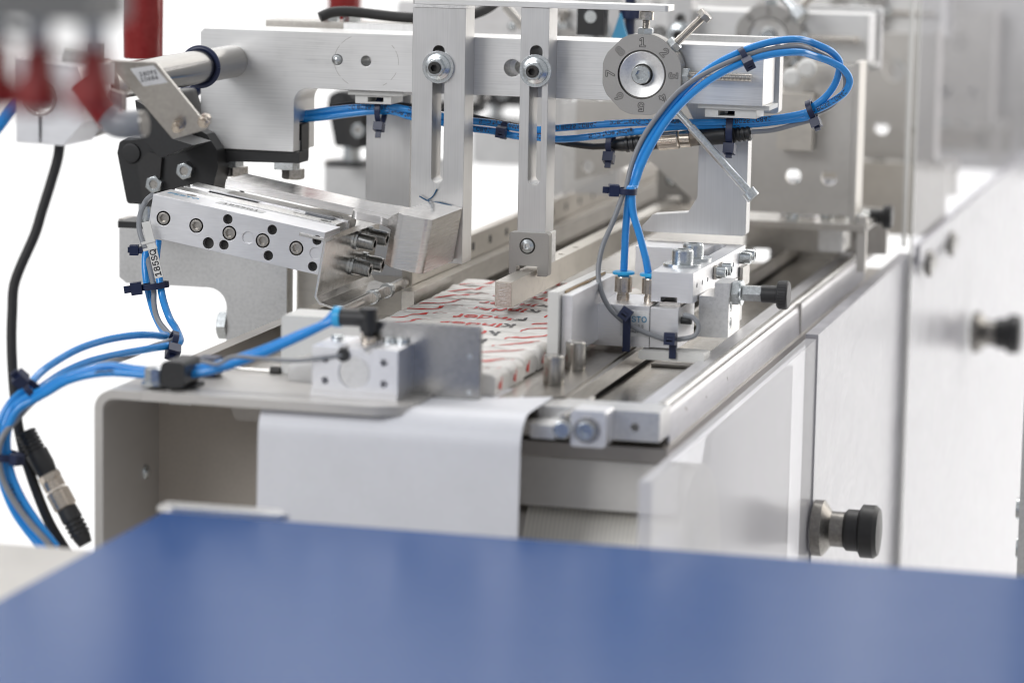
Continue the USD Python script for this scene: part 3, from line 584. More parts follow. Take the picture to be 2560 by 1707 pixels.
part(t, 'sunk_screw', C((-124, -240.4, -143), (0, 1, 0), 2.6, 2), 'steel_d')
t = thing('wire_rod', 'thin bright wire with a dark end cap left of the white block', 'rod', (-170, -238, -150))
part(t, 'wire', C((-196, -240, -147.6), (1, 0, -.01), .8, 52), 'mirror'); part(t, 'end_cap', C((-146, -240, -148), (1, 0, 0), 2.4, 5.4), 'dark')
t = thing('saddle_clamp', 'black saddle clamp with a bright hexagon screw holding the blue hoses', 'clamp', (-182, -302, -147.5))
part(t, 'hex_screw', cat(C((-187, -306, -147.4), (0, 0, 1), 6.5, 1.4), HEX((-187, -306, -146), (0, 0, 1), 8.6, 7.6)), 'zinc')
part(t, 'strap', ext(rnd(sbox(-181, -147.4, -168, -134), 3), 'XZ', -312, -288) , 'black')
t = thing('navy_clip', 'small navy plastic clip standing on the bracket behind the hoses', 'clip', (-176, -262, -149))
part(t, 'clip', ext(rnd(sbox(-180, -149, -168, -139), 1.4), 'XZ', -266, -254), 'navy'); part(t, 'pivot', C((-168, -260, -143), (1, 0, 0), 3, 6), 'white_pl')

# ================================================================ LEFT: SHAFT, CLAMPS, SIDE PLATE
t = thing('steel_shaft', 'round steel shaft standing out of the beam, with a dark blue ring on it', 'shaft', (-260.5, -120, -12))
part(t, 'shaft', C((-260.5, -262, -1.8), (0, 1, 0), 10.0, 275.8, 64), 'shaft')
th = np.linspace(0, 2*np.pi, 49); ring = np.column_stack([-260.5+11.2*np.cos(th), np.full(49, -42.), -1.8+11.2*np.sin(th)])
part(t, 'rubber_ring', sweep(ring, 1.7, 12), 'navy')
t = thing('shaft_clamp', 'white aluminium split clamp block on the near end of the shaft', 'clamp', (-252, -270, -27))
poly = Polygon([(-270, 17.6), (-236, 14), (-232, 4), (-232.3, -15), (-243.5, -27.2), (-269.7, -26.2)])
m = ext(poly, 'XZ', -291, -252) - C((-256.5, -292, -2.5), (0, 1, 0), 10.4, 31) - B(-257, -255.4, -292, -250, -30, -2)
part(t, 'block', m, 'alu_light'); part(t, 'sleeve', C((-256.5, -290.6, -2.5), (0, 1, 0), 10.3, 12, 48) - C((-256.5, -291, -2.5), (0, 1, 0), 8.6, 14), 'mirror')
part(t, 'inner_face', C((-256.5, -279, -2.5), (0, 1, 0), 8.7, 4), 'alu')
part(t, 'side_plate', ext([(-246, -27), (-226, -20), (-226, -2), (-246, 4)], 'XZ', -251.8, -246), 'steel')
part(t, 'clamp_screw', C((-276, -272, -15), (1, 0, 0), 4.4, 6), 'zinc')

def swing_clamp():
    t = thing('swing_clamp', 'black plastic swing clamp with two bright hex nuts under the stickered plate', 'clamp', (-298, 20, -91))
    m = ext(rnd([(-330.5, -60), (-329, -53), (-323, -49.5), (-314, -50), (-306, -57), (-302, -45), (-297, -20), (-288, -20), (-280, -42), (-272, -46), (-265.5, -55), (-264.5, -66), (-271, -91), (-324, -91), (-328, -72)], 2.4), 'XZ', 0, 24)
    part(t, 'housing', m, 'black')
    part(t, 'pivot_cap', rev((-321.2, 0, -59.6), (0, -1, 0), [(0, 6.4), (1.4, 6.0), (1.6, 4.8)]), 'black')
    part(t, 'link', ext(rnd([(-312, -92), (-316, -66), (-309, -58), (-300, -60), (-303, -92)], 2), 'XZ', -3, -.1), 'rubber')
    for x, z in ((-284.6, -68.6), (-304.6, -77.8)):
        part(t, 'nut', HEX((x, -.1, z), (0, -1, 0), 9.6, 5.5, 20) - C((x, 0, z), (0, -1, 0), 2.8, 8), 'zinc')
        part(t, 'stud', C((x, 0, z), (0, -1, 0), 2.7, 4.6), 'screw')
    part(t, 'upper_link', ext([(-302.8,-23.4),(-291.6,-29.1),(-277.6,-46.1),(-265.5,-49.1),(-286.9,-57.9),(-300.0,-45.2)], 'XZ', -40, -8), 'black')
    part(t, 'lever', ext([(-318, -20), (-306, -20), (-292, -46), (-300, -52)], 'XZ', 4, 14), 'black')
    part(t, 'base_plate', ext([(-272, -56.2), (-217.5, -56.2), (-217.5, -63), (-262, -63.8), (-276, -70)], 'XZ', 16, 34), 'black')
    part(t, 'upright_lug', B(-222.6, -219.6, 27, 41, -62, -40), 'black')
    for x in (-266, -229):
        part(t, 'square_nut', B(x-6, x+6, 20, 34, -68, -62.6), 'zinc')
        part(t, 'hexagon_bolt', HEX((x+3, 30, -68), (0, 0, -1), 12.5, 6.4), 'screw')
    part(t, 'spindle', C((-316, 16, -104), (0, 0, 1), 6.4, 13), 'zinc')
    part(t, 'foot_collar', B(-331, -305, 2, 30, -106.5, -102.5), 'black')
    part(t, 'thin_cable', sweep(spline([(-268, 40, -64), (-266, 44, -80), (-262, 44, -95), (-262, 44, -110)]), 1.4, 8), 'rubber')
    return t
s0 = swing_clamp()
t = thing('sticker_plate', 'slanting grey metal plate with a small white printed sticker and two screws', 'plate', (-280, -60, -45))
q = [np.array(p) for p in ((-249.8,-214.0,13.0), (-222.8,-210.0,12.2), (-197.3,-196.0,-23.5), (-217.3,-200.0,-30.7))]
part(t, 'shaft_ring', C((-260.5, -204, -1.8), (0, 1, 0), 14, 12) - C((-260.5, -205, -1.8), (0, 1, 0), 10.1, 14), 'steel')
nn = nrm(np.cross(q[1]-q[0], q[3]-q[0])); nn = nn*np.sign(-nn[1]); ex = nrm(q[2]-q[1]); ey = np.cross(nn, ex)
O0 = q[0]; loc = lambda p: ((np.asarray(p)-O0)@ex, (np.asarray(p)-O0)@ey)
def onto(p):   # along the line of sight down to the plate's face
    p = np.asarray(p, float); d = p-np.array(EYE); return p+d*(((O0+nn*2.4-p)@nn)/(d@nn))
pg = rnd(Polygon([loc(p) for p in q]), 1.8)
RR = np.column_stack([ex, ey, nn])
def onpl(m): return moved(m, RR, O0)
part(t, 'plate', onpl(Manifold.extrude(cs(pg), 2.4)), 'steel')
sq4 = [onto(p) for p in ((-234.4,-220.0,8.6), (-221.0,-220.0,10.9), (-212.6,-220.0,1.6), (-226.8,-220.0,-0.9))]
stk = part(t, 'sticker', onpl(Manifold.extrude(cs(Polygon([loc(p) for p in sq4])), .15).translate([0, 0, 2.42])), 'label')
cc = np.mean(sq4, 0); a_, b_ = loc(cc); ux = np.array(loc(sq4[2]))-np.array(loc(sq4[3])); ux = ux/np.linalg.norm(ux)
for k, s in enumerate(('18091', '10684')):
    m = txt(s, 2.3, .05, True); R2 = np.array([[ux[0], -ux[1], 0], [ux[1], ux[0], 0], [0, 0, 1]]); m = moved(m, R2, [a_+(.5-k)*-ux[1]*3.1, b_+(.5-k)*ux[0]*3.1, 2.6]); part(stk, 'print', onpl(m), 'ink', smooth=False)
for p in ((-253.2,-98.0,-32.7), (-238.6,-94.0,-29.4)):
    p = onto(p); part(t, 'screw', join(C(p-nn*4, nn, 3.4, 4), HEX(p, nn, 5.6, 3.2), C(p+nn*3, nn, 1.9, 3)), 'nickel')

def side_plate():
    t = thing('side_plate', 'big plain grey plate with a rounded cut-out behind the tilted slide', 'plate', (-290, 46, -230))
    pts = [(-345.4, -110), (-345.4, -143), (-340.6, -146.6)]+[(-285+12*math.sin(a), -158.6+12*math.cos(a)) for a in np.linspace(0, math.pi/2, 8)]+[(-273, -240), (-233, -240), (-233, -100), (-345.4, -106)]
    p = Polygon(pts); rr = p.buffer(4).buffer(-4)
    part(t, 'plate', ext(rr, 'XZ', 40, 52), 'alu')
    part(t, 'top_shoe', B(-345, -318, 38, 56, -110, -105.5), 'steel_d')
    part(t, 'edge_bolt', HEX((-273.2, 46, -170.5), (-1, 0, 0), 17, 6.5), 'zinc')
    return t
sp0 = side_plate()
solid('guide_backing', 'cream plate standing upright behind the big side plate', 'plate', B(-232, -150, 56, 60, -165, -95), 'cream')

def red_post():
    t = thing('red_post', 'round red handle hanging down at the top left', 'handle', (-337, 60, -5))
    part(t, 'handle', rev((-337, 60, -4.8), (0, 0, 1), [(0, 12.4), (40, 12.8), (160, 13.6)]), 'red')
    part(t, 'bottom_cap', C((-337, 60, -5.2), (0, 0, 1), 11.6, .5), 'red')
    return t
rp0 = red_post()

# near, far out of focus: suction head
t = thing('suction_head', 'very blurred grey block with red suction cups at the top left, nearest the viewer', 'suction head', (12, -900, 48))
part(t, 'manifold_block', B(-20, 34, -925, -895, 74.6, 110), 'head_grey')
for x in (-7, 8, 26.5):
    part(t, 'stem', C((x, -905, 67), (0, 0, 1), 4.4, 9.2), 'white_pl')
    part(t, 'suction_cup', rev((x, -905, 50), (0, 0, 1), [(-4, 6.5), (-2, 8.0), (4, 7.4), (8, 5.6), (12, 5.4), (17, 4.8)]), 'red_rubber')
part(t, 'hose', sweep(spline([(-20, -900, 66), (-8, -905, 71.5), (2, -905, 70), (12, -895, 64), (20, -880, 61)]), 1.4, 10), 'rubber')
t = thing('red_elbow', 'blurred dark red angled hose end left of the stickered plate', 'hose end', (-201.2,-330.0,-7.1))
part(t, 'elbow', sweep(spline([(-216.9,-330.0,10.0), (-209.0,-330.0,-0.0), (-199.6,-330.0,-10.0), (-191.8,-330.0,-11.1)]), 6.8, 20), 'red_rubber')
part(t, 'sleeve', sweep(spline([(-202.8,-330.0,-7.2), (-198.1,-330.0,-10.7), (-191.8,-330.0,-11.1), (-186.3,-328.0,-10.4)]), 7.0, 20), 'grey')
part(t, 'brass_end', C((-188.7,-328.0,-10.8), (1, 0, .1), 6.6, 5.5), 'collar')
t = thing('spray_valve', 'blurred white and grey valve piece on top of the clamp block', 'valve', (-245.1,-270.0,14.2))
part(t, 'valve_body', join(C((-251.7,-270.0,18.6), (1, .3, -.2), 4.5, 18), B(-238, -226, -276, -262, 4, 15)), 'white_pl')
part(t, 'top_cap', C((-236.9,-262.0,14.8), (0, 0, 1), 5, 10), 'steel_d')

# ================================================================ RIGHT: GUARD PANELS AND KNOBS
solid('acrylic_guard', 'frosted clear guard panel at the lower right, with a thick pale front edge', 'panel', ext([(-385, -164.5), (86, -164.5), (86, -420), (-385, -420)], 'YZ', 88.5, 95), 'frost')
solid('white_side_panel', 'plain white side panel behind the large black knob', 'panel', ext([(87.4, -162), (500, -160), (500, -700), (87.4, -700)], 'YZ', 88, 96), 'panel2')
t = thing('clear_door', 'tall clear plastic door with bright edges at the right, in front of the rear stations', 'door', (104, 900, -300))
part(t, 'clear_pane', B(100, 101.6, 470, 1900, -160, 330), 'acrylic')
part(t, 'front_edge', B(100, 101.8, 467, 469.6, -700, 330), 'white_pl')
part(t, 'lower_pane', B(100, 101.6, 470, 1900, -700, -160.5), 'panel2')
part(t, 'edge_trim', B(96, 98.5, 452, 458, -150, 330), 'white_pl')
solid('rear_sill', 'blurred pale sill bar running along the foot of the clear door', 'sill', B(102.2, 106, 480, 1900, -166, -152), 'panel2')
def knob(p, s, label):
    t = thing('screw_knob', label, 'knob', tuple(np.asarray(p)-[0, 0, 18*s]), group=None)
    p = np.asarray(p, float)
    part(t, 'metal_collar', rev(p, (1, 0, 0), [(0, 15*s), (1*s, 17.5*s), (7*s, 17.5*s), (9*s, 15*s), (12*s, 11*s), (20*s, 11*s)]), 'collar')
    part(t, 'black_knob', rev(p+[20*s, 0, 0], (1, 0, 0), [(0, 11*s), (2*s, 13*s), (9*s, 13*s), (11*s, 16.5*s), (19*s, 16.5*s), (21.5*s, 14.5*s), (22.5*s, 8*s)]), 'black')
    return t
knob((96.2,87.6,-283.0), 1.0, 'large black knob on a grey metal collar at the lower right')
knob((105.5,845.3,-267.9), 1.0, 'blurred black knob on the white panel at the far right')
for p, lb in (((105.3,530.5,-171.1), 'lower of two small blurred dark latches on the white panel at the far right'), ((105.3,661.9,-171.4), 'upper of two small blurred dark latches on the white panel at the far right')):
    solid('panel_latch', lb, 'latch', cat(C(p, (1, 0, 0), 10, 4), B(p[0], p[0]+5, p[1]-20, p[1]+20, p[2]-4, p[2]+4)), 'collar')
solid('inner_side_plate', 'pale plate with a slanting front edge seen through the frosted guard panel', 'plate', ext([(-165, -182), (86, -182), (86, -420), (-360, -420)], 'YZ', 77, 81), 'panel')
t = thing('clear_tube', 'faint clear tube end seen through the frosted guard panel', 'tube', (70, -150, -232))
part(t, 'tube', C((79, -290, -228), (1, 0, 0), 20, 8) - C((78, -290, -228), (1, 0, 0), 18, 20), 'frost')
part(t, 'spigot', C((79, -225, -228), (1, 0, 0), 11, 8), 'white_pl')
t = thing('side_post', 'blurred grey post with pale screws at the extreme right edge', 'post', (300, 0, -300))
part(t, 'post', B((240.6,-100.0,-86.4)[0], (240.6,-100.0,-86.4)[0]+60, -100, -60, -420, 200), 'alu')
for v in ((242.2,-104.0,-225.7), (243.1,-104.0,-247.6)): part(t, 'screw', C((v[0]-4, -90, v[2]), (1, 0, 0), 6, 20), 'zinc')

# ================================================================ BLUE BELT IN FRONT
t = thing('belt_conveyor', 'wide blue conveyor belt filling the foreground', 'conveyor', (100, -800, -200))
part(t, 'belt', ext(LineString([(-1400, -188.6), (-424, -188.6)]+[(-424+5*math.sin(a), -193.6+5*math.cos(a)) for a in np.linspace(0.2, math.pi, 10)]+[(-1400, -198.6)]).buffer(.9, cap_style=2), 'YZ', -136.5, 700), 'belt', smooth=50)
part(t, 'nose_bar', C((-136, -423.5, -193.6), (1, 0, 0), 4.0, 830), 'zinc')
part(t, 'side_frame', B(-141, -137.2, -1400, -425, -240, -190.5), 'alu_light')
part(t, 'side_table', B(-300, -141.5, -1400, -470, -214, -198), 'rear_plate')
solid('end_strip', 'short bright metal strip along the left far edge of the blue belt', 'strip', ext([(-142, -404), (-84, -404), (-76, -414), (-80, -417), (-142, -417)], 'XY', -189.2, -186.4), 'alu')
# ================================================================ REAR STATIONS
for n, (dy, w) in enumerate(((415, 'second'), (830, 'third'))):
    d = (0, dy, 0)
    again(g0, d, f'{w} aluminium crossbeam, blurred, behind the nearest one')
    again(d0, d, f'blurred numbered dial on the {w} crossbeam')
    if n == 0:
        again(p1, d, 'blurred wider slotted post on the second crossbeam'); again(p2, d, 'blurred narrow slotted post on the second crossbeam')
        again(clamp0, d, 'blurred dark clamp on the square bar behind the hose loop')
    again(s0, d, f'blurred black swing clamp at the left of the {w} crossbeam')
    again(sp0, d, f'blurred grey side plate at the left of the {w} crossbeam')
    again(rp0, d, f'blurred red handle hanging above the {w} crossbeam')
again(d0, tuple(np.array((-154.2,415.0,-21.6))-[0, 0, 0]), 'blurred numbered dial seen under the beam between the slotted posts')
def holed_plate():
    t = thing('holed_plate', 'blurred grey plate with two round holes behind the right hand upright', 'plate', (0, 305, -150))
    pts = [(-112, -40), (-112, -96), (-60, -80), (-20, -112), (80, -112), (80, -10), (40, -10), (20, -36), (-60, -40)]
    m = ext(pts, 'XZ', 300, 306)
    for x, z, r in ((41, -86.5, 5.6), (65.5, -86.5, 5.6), (-103, -86, 4.5), (38, -28, 7), (50, -40, 9)): m = m - C((x, 299, z), (0, 1, 0), r, 9)
    part(t, 'plate', m, 'rear_plate')
    part(t, 'edge_flange', B(80.2, 84, 300, 330, -118, -8), 'rear_plate')
    return t
h0 = holed_plate()
again(h0, (0, 415, 0), 'blurred grey holed plate behind the second crossbeam'); again(h0, (0, 830, 0), 'blurred grey holed plate seen through the clear door')
t = thing('rear_shelf', 'blurred pale steel shelf with bright screws at the foot of the holed plate', 'shelf', (40, 330, -140))
part(t, 'shelf', B(-10, 92, 296, 400, -122, -117.5), 'steel'); part(t, 'shelf_back', B(-10, 92, 402, 408, -150, -117), 'steel')
for x, y in ((40, 310), (60, 330), (30, 350), (84, 312)): part(t, 'screw', caphead((x, y, -117.4), (0, 0, 1), 9, 6), 'zinc')
part(t, 'end_stop', B(86, 92, 300, 306, -150, -112), 'rear_plate')
rs = t
again(rs, (0, 415, 0), 'blurred pale shelf at the foot of the second holed plate'); again(rs, (0, 830, 0), 'blurred pale shelf at the foot of the third holed plate')
again(ga, (0, 415, 0), 'blurred gripper arm of the second station'); again(lp, (0, 415, 0), 'blurred spring plunger of the second station')
solid('far_cross_plate', 'blurred cream plate low between the second and third stations', 'plate', ext(rnd(sbox(-20, -170, 98, -112), 6), 'XZ', 690, 696), 'cream')
solid('rear_cross_plate', 'blurred grey cross plate with a pale band above the far end of the side tray', 'plate', ext(rnd(sbox(-4, -168, 66, -124), 2), 'XZ', 470, 476), 'rear_plate')
t = thing('top_cable_box', 'low grey block with bright screws on top of the nearest beam at its left end', 'block', (-205, 60, 22))
part(t, 'block', B(-262, -170, 80, 110, 8, 20.5), 'steel'); part(t, 'screw', HEX((-222, 90, 20.5), (0, 0, 1), 10, 4), 'zinc'); part(t, 'screw', HEX((-208, 90, 20.5), (0, 0, 1), 10, 6), 'zinc')
solid('upper_cable', 'thick black cable arching over the beam behind the wide post', 'cable', sweep(spline([(-224.7,76.0,23.4), (-218.3,80.0,26.3), (-208.1,84.0,27.0), (-193.1,88.0,25.6), (-177.4,90.0,24.3), (-164.6,92.0,24.0), (-158.3,100.0,24.5), (-139.3,110.0,25.1), (-129.7,120.0,28.8), (-123.9,130.0,34.1), (-120.9,140.0,40.3)], 10), 3.3, 14), 'rubber')
t = thing('rear_bracing_rod', 'blurred thin steel rod slanting behind the two slotted posts', 'rod', (-143.9,250.0,18.8))
a, b = np.array((-151.1,250.0,25.5)), np.array((-137.7,250.0,11.2)); part(t, 'rod', C(a, b-a, 3, np.linalg.norm(b-a)), 'steel')
t = thing('rear_sensor', 'small black sensor with a pale blue tab behind the dial', 'sensor', (-74.6,180.0,20.4))
p = np.array((-74.6,180.0,20.4)); part(t, 'housing', B(p[0]-9, p[0]+9, p[1], p[1]+12, p[2]-9, p[2]+11), 'black'); part(t, 'tab', ext([(p[0]+12, p[2]-16), (p[0]+26, p[2]-16), (p[0]+19, p[2]+6)], 'XZ', p[1]+2, p[1]+6), 'blueink')
part(t, 'lens', C((p[0], p[1]-.5, p[2]+3), (0, 1, 0), 4, 1), 'zinc')
solid('rear_valve', 'blurred black valve stem above the dial, behind the flat bar', 'valve', join(C((-52.8,200.0,11.6), (0, 0, 1), 3.4, 34), C((-52.1,200.0,22.0), (0, 0, 1), 8, 9)), 'navy')
solid('rear_wall_plate', 'large blurred grey plate closing the view at the far right behind the stations', 'plate', B(-40, 260, 1560, 1566, -200, 420), 'alu')
solid('rear_backing', 'blurred pale grey plate behind the dials of the rear stations', 'plate', ext(rnd(sbox(-20, -150, 110, 90), 3), 'XZ', 1290, 1296), 'alu')
def strip(name, label, Y, a, b, dep, k='cream'):
    x0, z1 = np.array(a)[[0, 2]]; x1, z0 = np.array(b)[[0, 2]]
    return solid(name, label, 'bracket', ext(rnd(sbox(x0, z0, x1, z1), .8), 'XZ', Y, Y+dep), k)
strip('rear_bracket', 'blurred cream upright block beside the right end of the nearest beam', 285, (31.4,285.0,-29.2), (55.5,285.0,-67.5), 12)
strip('rear_bracket', 'blurred pale upright strip just behind the edge of the clear door', 1180, (6.3,1180.0,-44.8), (19.6,1180.0,-177.2), 20)
strip('rear_bracket', 'blurred cream bar hanging at the top right behind the clear door', 1230, (9.7,1230.0,2.7), (25.5,1230.0,-44.8), 20)
strip('rear_bracket', 'blurred wide pale upright right of the hanging cream bar', 1260, (55.7,1260.0,-16.7), (73.8,1260.0,-131.4), 20, 'rear_plate')
strip('rear_bracket', 'blurred lavender white panel edge in the top right corner', 1300, (69.4,1300.0,4.6), (102.3,1300.0,-105.0), 20, 'panel')
strip('rear_bracket', 'blurred beige cross piece low behind the clear door', 1200, (10.2,1200.0,-109.6), (61.5,1200.0,-142.4), 20)
strip('rear_bracket', 'blurred beige cross piece between the holed plates', 705, (24.1,705.0,-120.5), (53.9,705.0,-148.6), 20)
strip('rear_bracket', 'blurred dark rail under the top of the second beam', 405, (27.9,405.0,1.4), (63.3,405.0,-1.3), 8, 'steel_d')
for (x, z), nm in ((np.array((40.9,283.0,-18.4))[[0, 2]], 'left'), (np.array((51.0,283.0,-11.7))[[0, 2]], 'right')):
    solid('round_cap', f'{nm} one of two blurred bright round caps below the hose loop', 'cap', rev((x, 283, z), (0, -1, 0), [(0, 6.5), (3, 6.2), (5, 4)]), 'white_pl')
for v, lb in (((28.5,1170.0,-53.2), 'blurred dark blue valve behind the clear door'), ((17.8,760.0,-62.4), 'blurred dark connector between the second and third stations')):
    solid('rear_valve', lb, 'valve', join(C(v, (0, 0, -1), 9, 30), C(np.array(v)-[0, 0, 30], (0, 0, -1), 5, 16)), 'navy')
for v, lb in (((30.7,1190.0,-86.7), 'left blurred pale disc low behind the clear door'), ((54.2,1190.0,-86.5), 'right blurred pale disc low behind the clear door')):
    solid('rear_disc', lb, 'disc', C(v, (0, -1, 0), 13, 5), 'alu_light')
t = thing('rear_bolt', 'blurred bright bolt above the second dial', 'bolt', (21.9,400.0,20.2)); v = np.array((21.9,400.0,20.2))
part(t, 'head', HEX(v, (.6, -.3, -.5), 11, 8), 'zinc'); part(t, 'shank', C(v, (-.6, .3, .6), 3, 50), 'zinc')
t = thing('hanging_plate', 'blurred grey plate with one bright hole between narrow post and hose loop', 'plate', (-115.6,330.0,-87.7))
hp = [np.array(q)[[0, 2]] for q in ((-129.6,330.0,-44.3), (-94.6,330.0,-43.0), (-93.4,330.0,-92.9), (-127.2,330.0,-110.3))]
part(t, 'plate', ext(hp, 'XZ', 330, 335) - C(((-112.9,330.0,-88.6)[0], 329, (-112.9,330.0,-88.6)[2]), (0, 1, 0), 4.6, 8), 'alu')

# ================================================================ HOSES AND CABLES
GH = 'blue hoses of the right loop'
def run(name, label, cat, pts, r, k, group=None, lettering=(), n=12):
    path = spline(pts, n); t = thing(name, label, cat, tuple(np.mean(path, 0)), group=group)
    part(t, 'hose' if r > 1.8 else 'cable', sweep(path, r, 18), k, smooth=60)
    T, U, V = frames(path); s = np.concatenate([[0], np.cumsum(np.linalg.norm(np.diff(path, axis=0), axis=1))])
    for word, s0, ang, h, flip in lettering:
        m = meshkit.text_mesh(word, h, .03, True); q = trimesh.Trimesh(m.vertices, m.faces, process=False)
        x, y, z = q.vertices.T; 
        if flip: x, y = -x, -(y-h)
        y = y-h/2; ss = np.clip(s0*s[-1]+x, 0, s[-1])
        ip = lambda A: np.column_stack([np.interp(ss, s, A[:, i]) for i in range(3)])
        c, u, v = ip(path), ip(U), ip(V)
        # the side that is looked at: towards -y, then turned by ang
        tt = ip(T); e = np.array([0.2, -1, .25]); e = e-tt*(tt@e)[:, None]; e /= np.linalg.norm(e, axis=1)[:, None]; w = np.cross(tt, e); w *= np.where(w[:, 2:3] >= 0, 1, -1) if abs(tt[:, 0]).mean() > .5 else 1
        th = (y/r+ang)[:, None]; q.vertices = c+(r+.04+z[:, None])*(np.cos(th)*e+np.sin(th)*w)
        part(t, 'hose_print', q, 'ink', smooth=False)
    return t
RB = 2.15
L1 = [(8.9,-75.0,-106.5), (9.1,-75.0,-97.7), (9.2,-74.0,-83.6), (9.7,-73.0,-71.2), (10.5,-72.0,-60.4), (9.4,-66.0,-59.8), (11.8,-60.0,-46.9), (16.9,-54.0,-33.0), (24.2,-46.0,-19.2), (34.9,-38.0,-4.3), (47.4,-30.0,7.8), (64.5,-23.0,17.4), (78.0,-14.0,22.3), (90.8,-5.0,24.0), (98.1,8.0,22.0), (104.2,13.0,19.2), (109.2,20.0,15.8), (112.9,26.0,10.0), (112.3,29.0,3.4), (109.4,31.0,-4.5), (104.3,32.0,-11.6), (97.0,33.0,-17.8), (94.2,34.0,-20.6), (76.9,34.0,-25.1), (53.3,34.0,-28.2), (28.6,34.0,-29.6), (-2.5,34.0,-30.8), (-29.4,34.0,-32.7), (-7.9,34.0,-31.0), (-31.0,33.0,-33.2), (-57.8,32.0,-36.3), (-70.3,31.0,-37.7), (-84.6,30.0,-37.0), (-97.4,30.0,-34.9), (-112.1,30.0,-33.9), (-130.6,30.0,-31.7), (-153.7,30.0,-28.4), (-160.3,30.0,-27.5), (-170.9,31.0,-28.2), (-186.1,32.0,-28.8), (-203.7,34.0,-31.1), (-218.5,36.0,-33.8), (-235.0,40.0,-36.5)]
L2 = [(23.6,-77.0,-106.7), (21.9,-77.0,-98.5), (17.5,-76.0,-84.6), (13.6,-75.0,-73.3), (12.4,-74.0,-60.1), (12.2,-68.0,-59.4), (14.4,-62.0,-48.3), (19.7,-55.0,-34.5), (28.0,-48.0,-19.7), (38.8,-40.0,-6.9), (51.4,-32.0,3.4), (66.8,-25.0,11.5), (80.3,-16.0,15.6), (94.1,-8.0,16.8), (101.8,8.0,13.7), (110.0,16.0,10.1), (117.0,22.0,4.9), (119.2,27.0,-1.3), (116.7,29.0,-7.5), (110.1,31.0,-13.1), (100.5,33.0,-18.7), (92.6,34.0,-21.7), (94.1,35.0,-23.4), (76.6,36.0,-27.2), (52.8,37.0,-30.6), (28.0,37.0,-32.1), (10.5,36.0,-33.4), (-8.9,35.0,-36.6), (-29.3,34.0,-39.1), (-13.0,33.0,-36.6), (-35.1,32.0,-40.3), (-55.6,31.0,-42.8), (-70.2,31.0,-42.5), (-84.8,31.0,-42.0), (-97.6,31.0,-39.8), (-112.3,31.0,-38.6), (-130.8,31.0,-35.8), (-154.0,31.0,-32.3), (-160.6,31.0,-30.5), (-170.9,31.0,-30.2), (-188.9,32.0,-32.5), (-208.4,34.0,-35.8), (-227.9,36.0,-38.2)]
LG = [(48.6,-96.0,-127.0), (54.6,-97.0,-128.2), (57.9,-98.0,-132.8), (56.1,-99.0,-137.7), (48.7,-99.0,-140.2), (40.4,-99.0,-141.1), (32.0,-99.0,-139.1), (21.8,-99.0,-135.5), (13.3,-99.0,-131.0), (6.2,-98.0,-124.9), (0.9,-96.0,-116.3), (-2.1,-92.0,-106.2), (-1.1,-88.0,-92.5), (3.1,-82.0,-78.8), (7.4,-76.0,-63.5), (7.5,-68.0,-59.7), (9.2,-62.0,-46.8), (13.7,-57.0,-32.9), (21.6,-50.0,-18.9), (32.3,-42.0,-4.9), (45.8,-34.0,5.0), (65.2,-26.0,14.4), (79.8,-14.0,18.6), (93.5,-5.0,20.0), (101.1,12.0,15.8), (109.4,20.0,10.7), (115.5,26.0,3.7), (116.1,30.0,-5.1), (110.7,33.0,-14.1), (102.8,35.0,-19.7), (91.4,36.0,-23.6), (98.2,37.0,-24.7), (85.2,37.0,-29.1), (72.2,37.0,-32.9), (59.7,36.0,-34.4)]
hA = run('blue_hose', 'outer shiny blue hose of the right loop, from the left fitting', 'hose', L1, RB, 'blue', lettering=[(w, q, .0, 2.7, True) for w, q in (('10 8035 10841', .50), ('DTÜV SÜD type tested', .60), ('pneumatic', .675), ('10 8035 10841', .73), ('SÜD type tested', .80), ('pneumatic', .87), ('10 8035 10841', .93))])
hB = run('blue_hose', 'inner blue hose of the right loop, from the right fitting', 'hose', L2, RB, 'blue', lettering=[(w, q, .0, 2.7, True) for w, q in (('10 8035 10841', .43), ('tested', .52), ('SÜD type tested', .70), ('pneumatic', .77), ('10 8035 10841', .84), ('SÜD type tested', .91))])
hC = run('grey_cable', 'thin grey cable of the right loop, from the sensor to the black plug', 'cable', LG, 1.45, 'grey')
solid('yellow_cable', 'thin olive cable running above the blue hoses behind the slotted posts', 'cable', sweep(spline([(-83.7,44.0,-37.2), (-97.5,44.0,-34.9), (-114.2,44.0,-32.2), (-144.0,44.0,-27.9), (-169.3,44.0,-26.7), (-188.1,44.0,-26.7), (-207.6,46.0,-30.0)], 10), 1.2, 10), 'rubber')

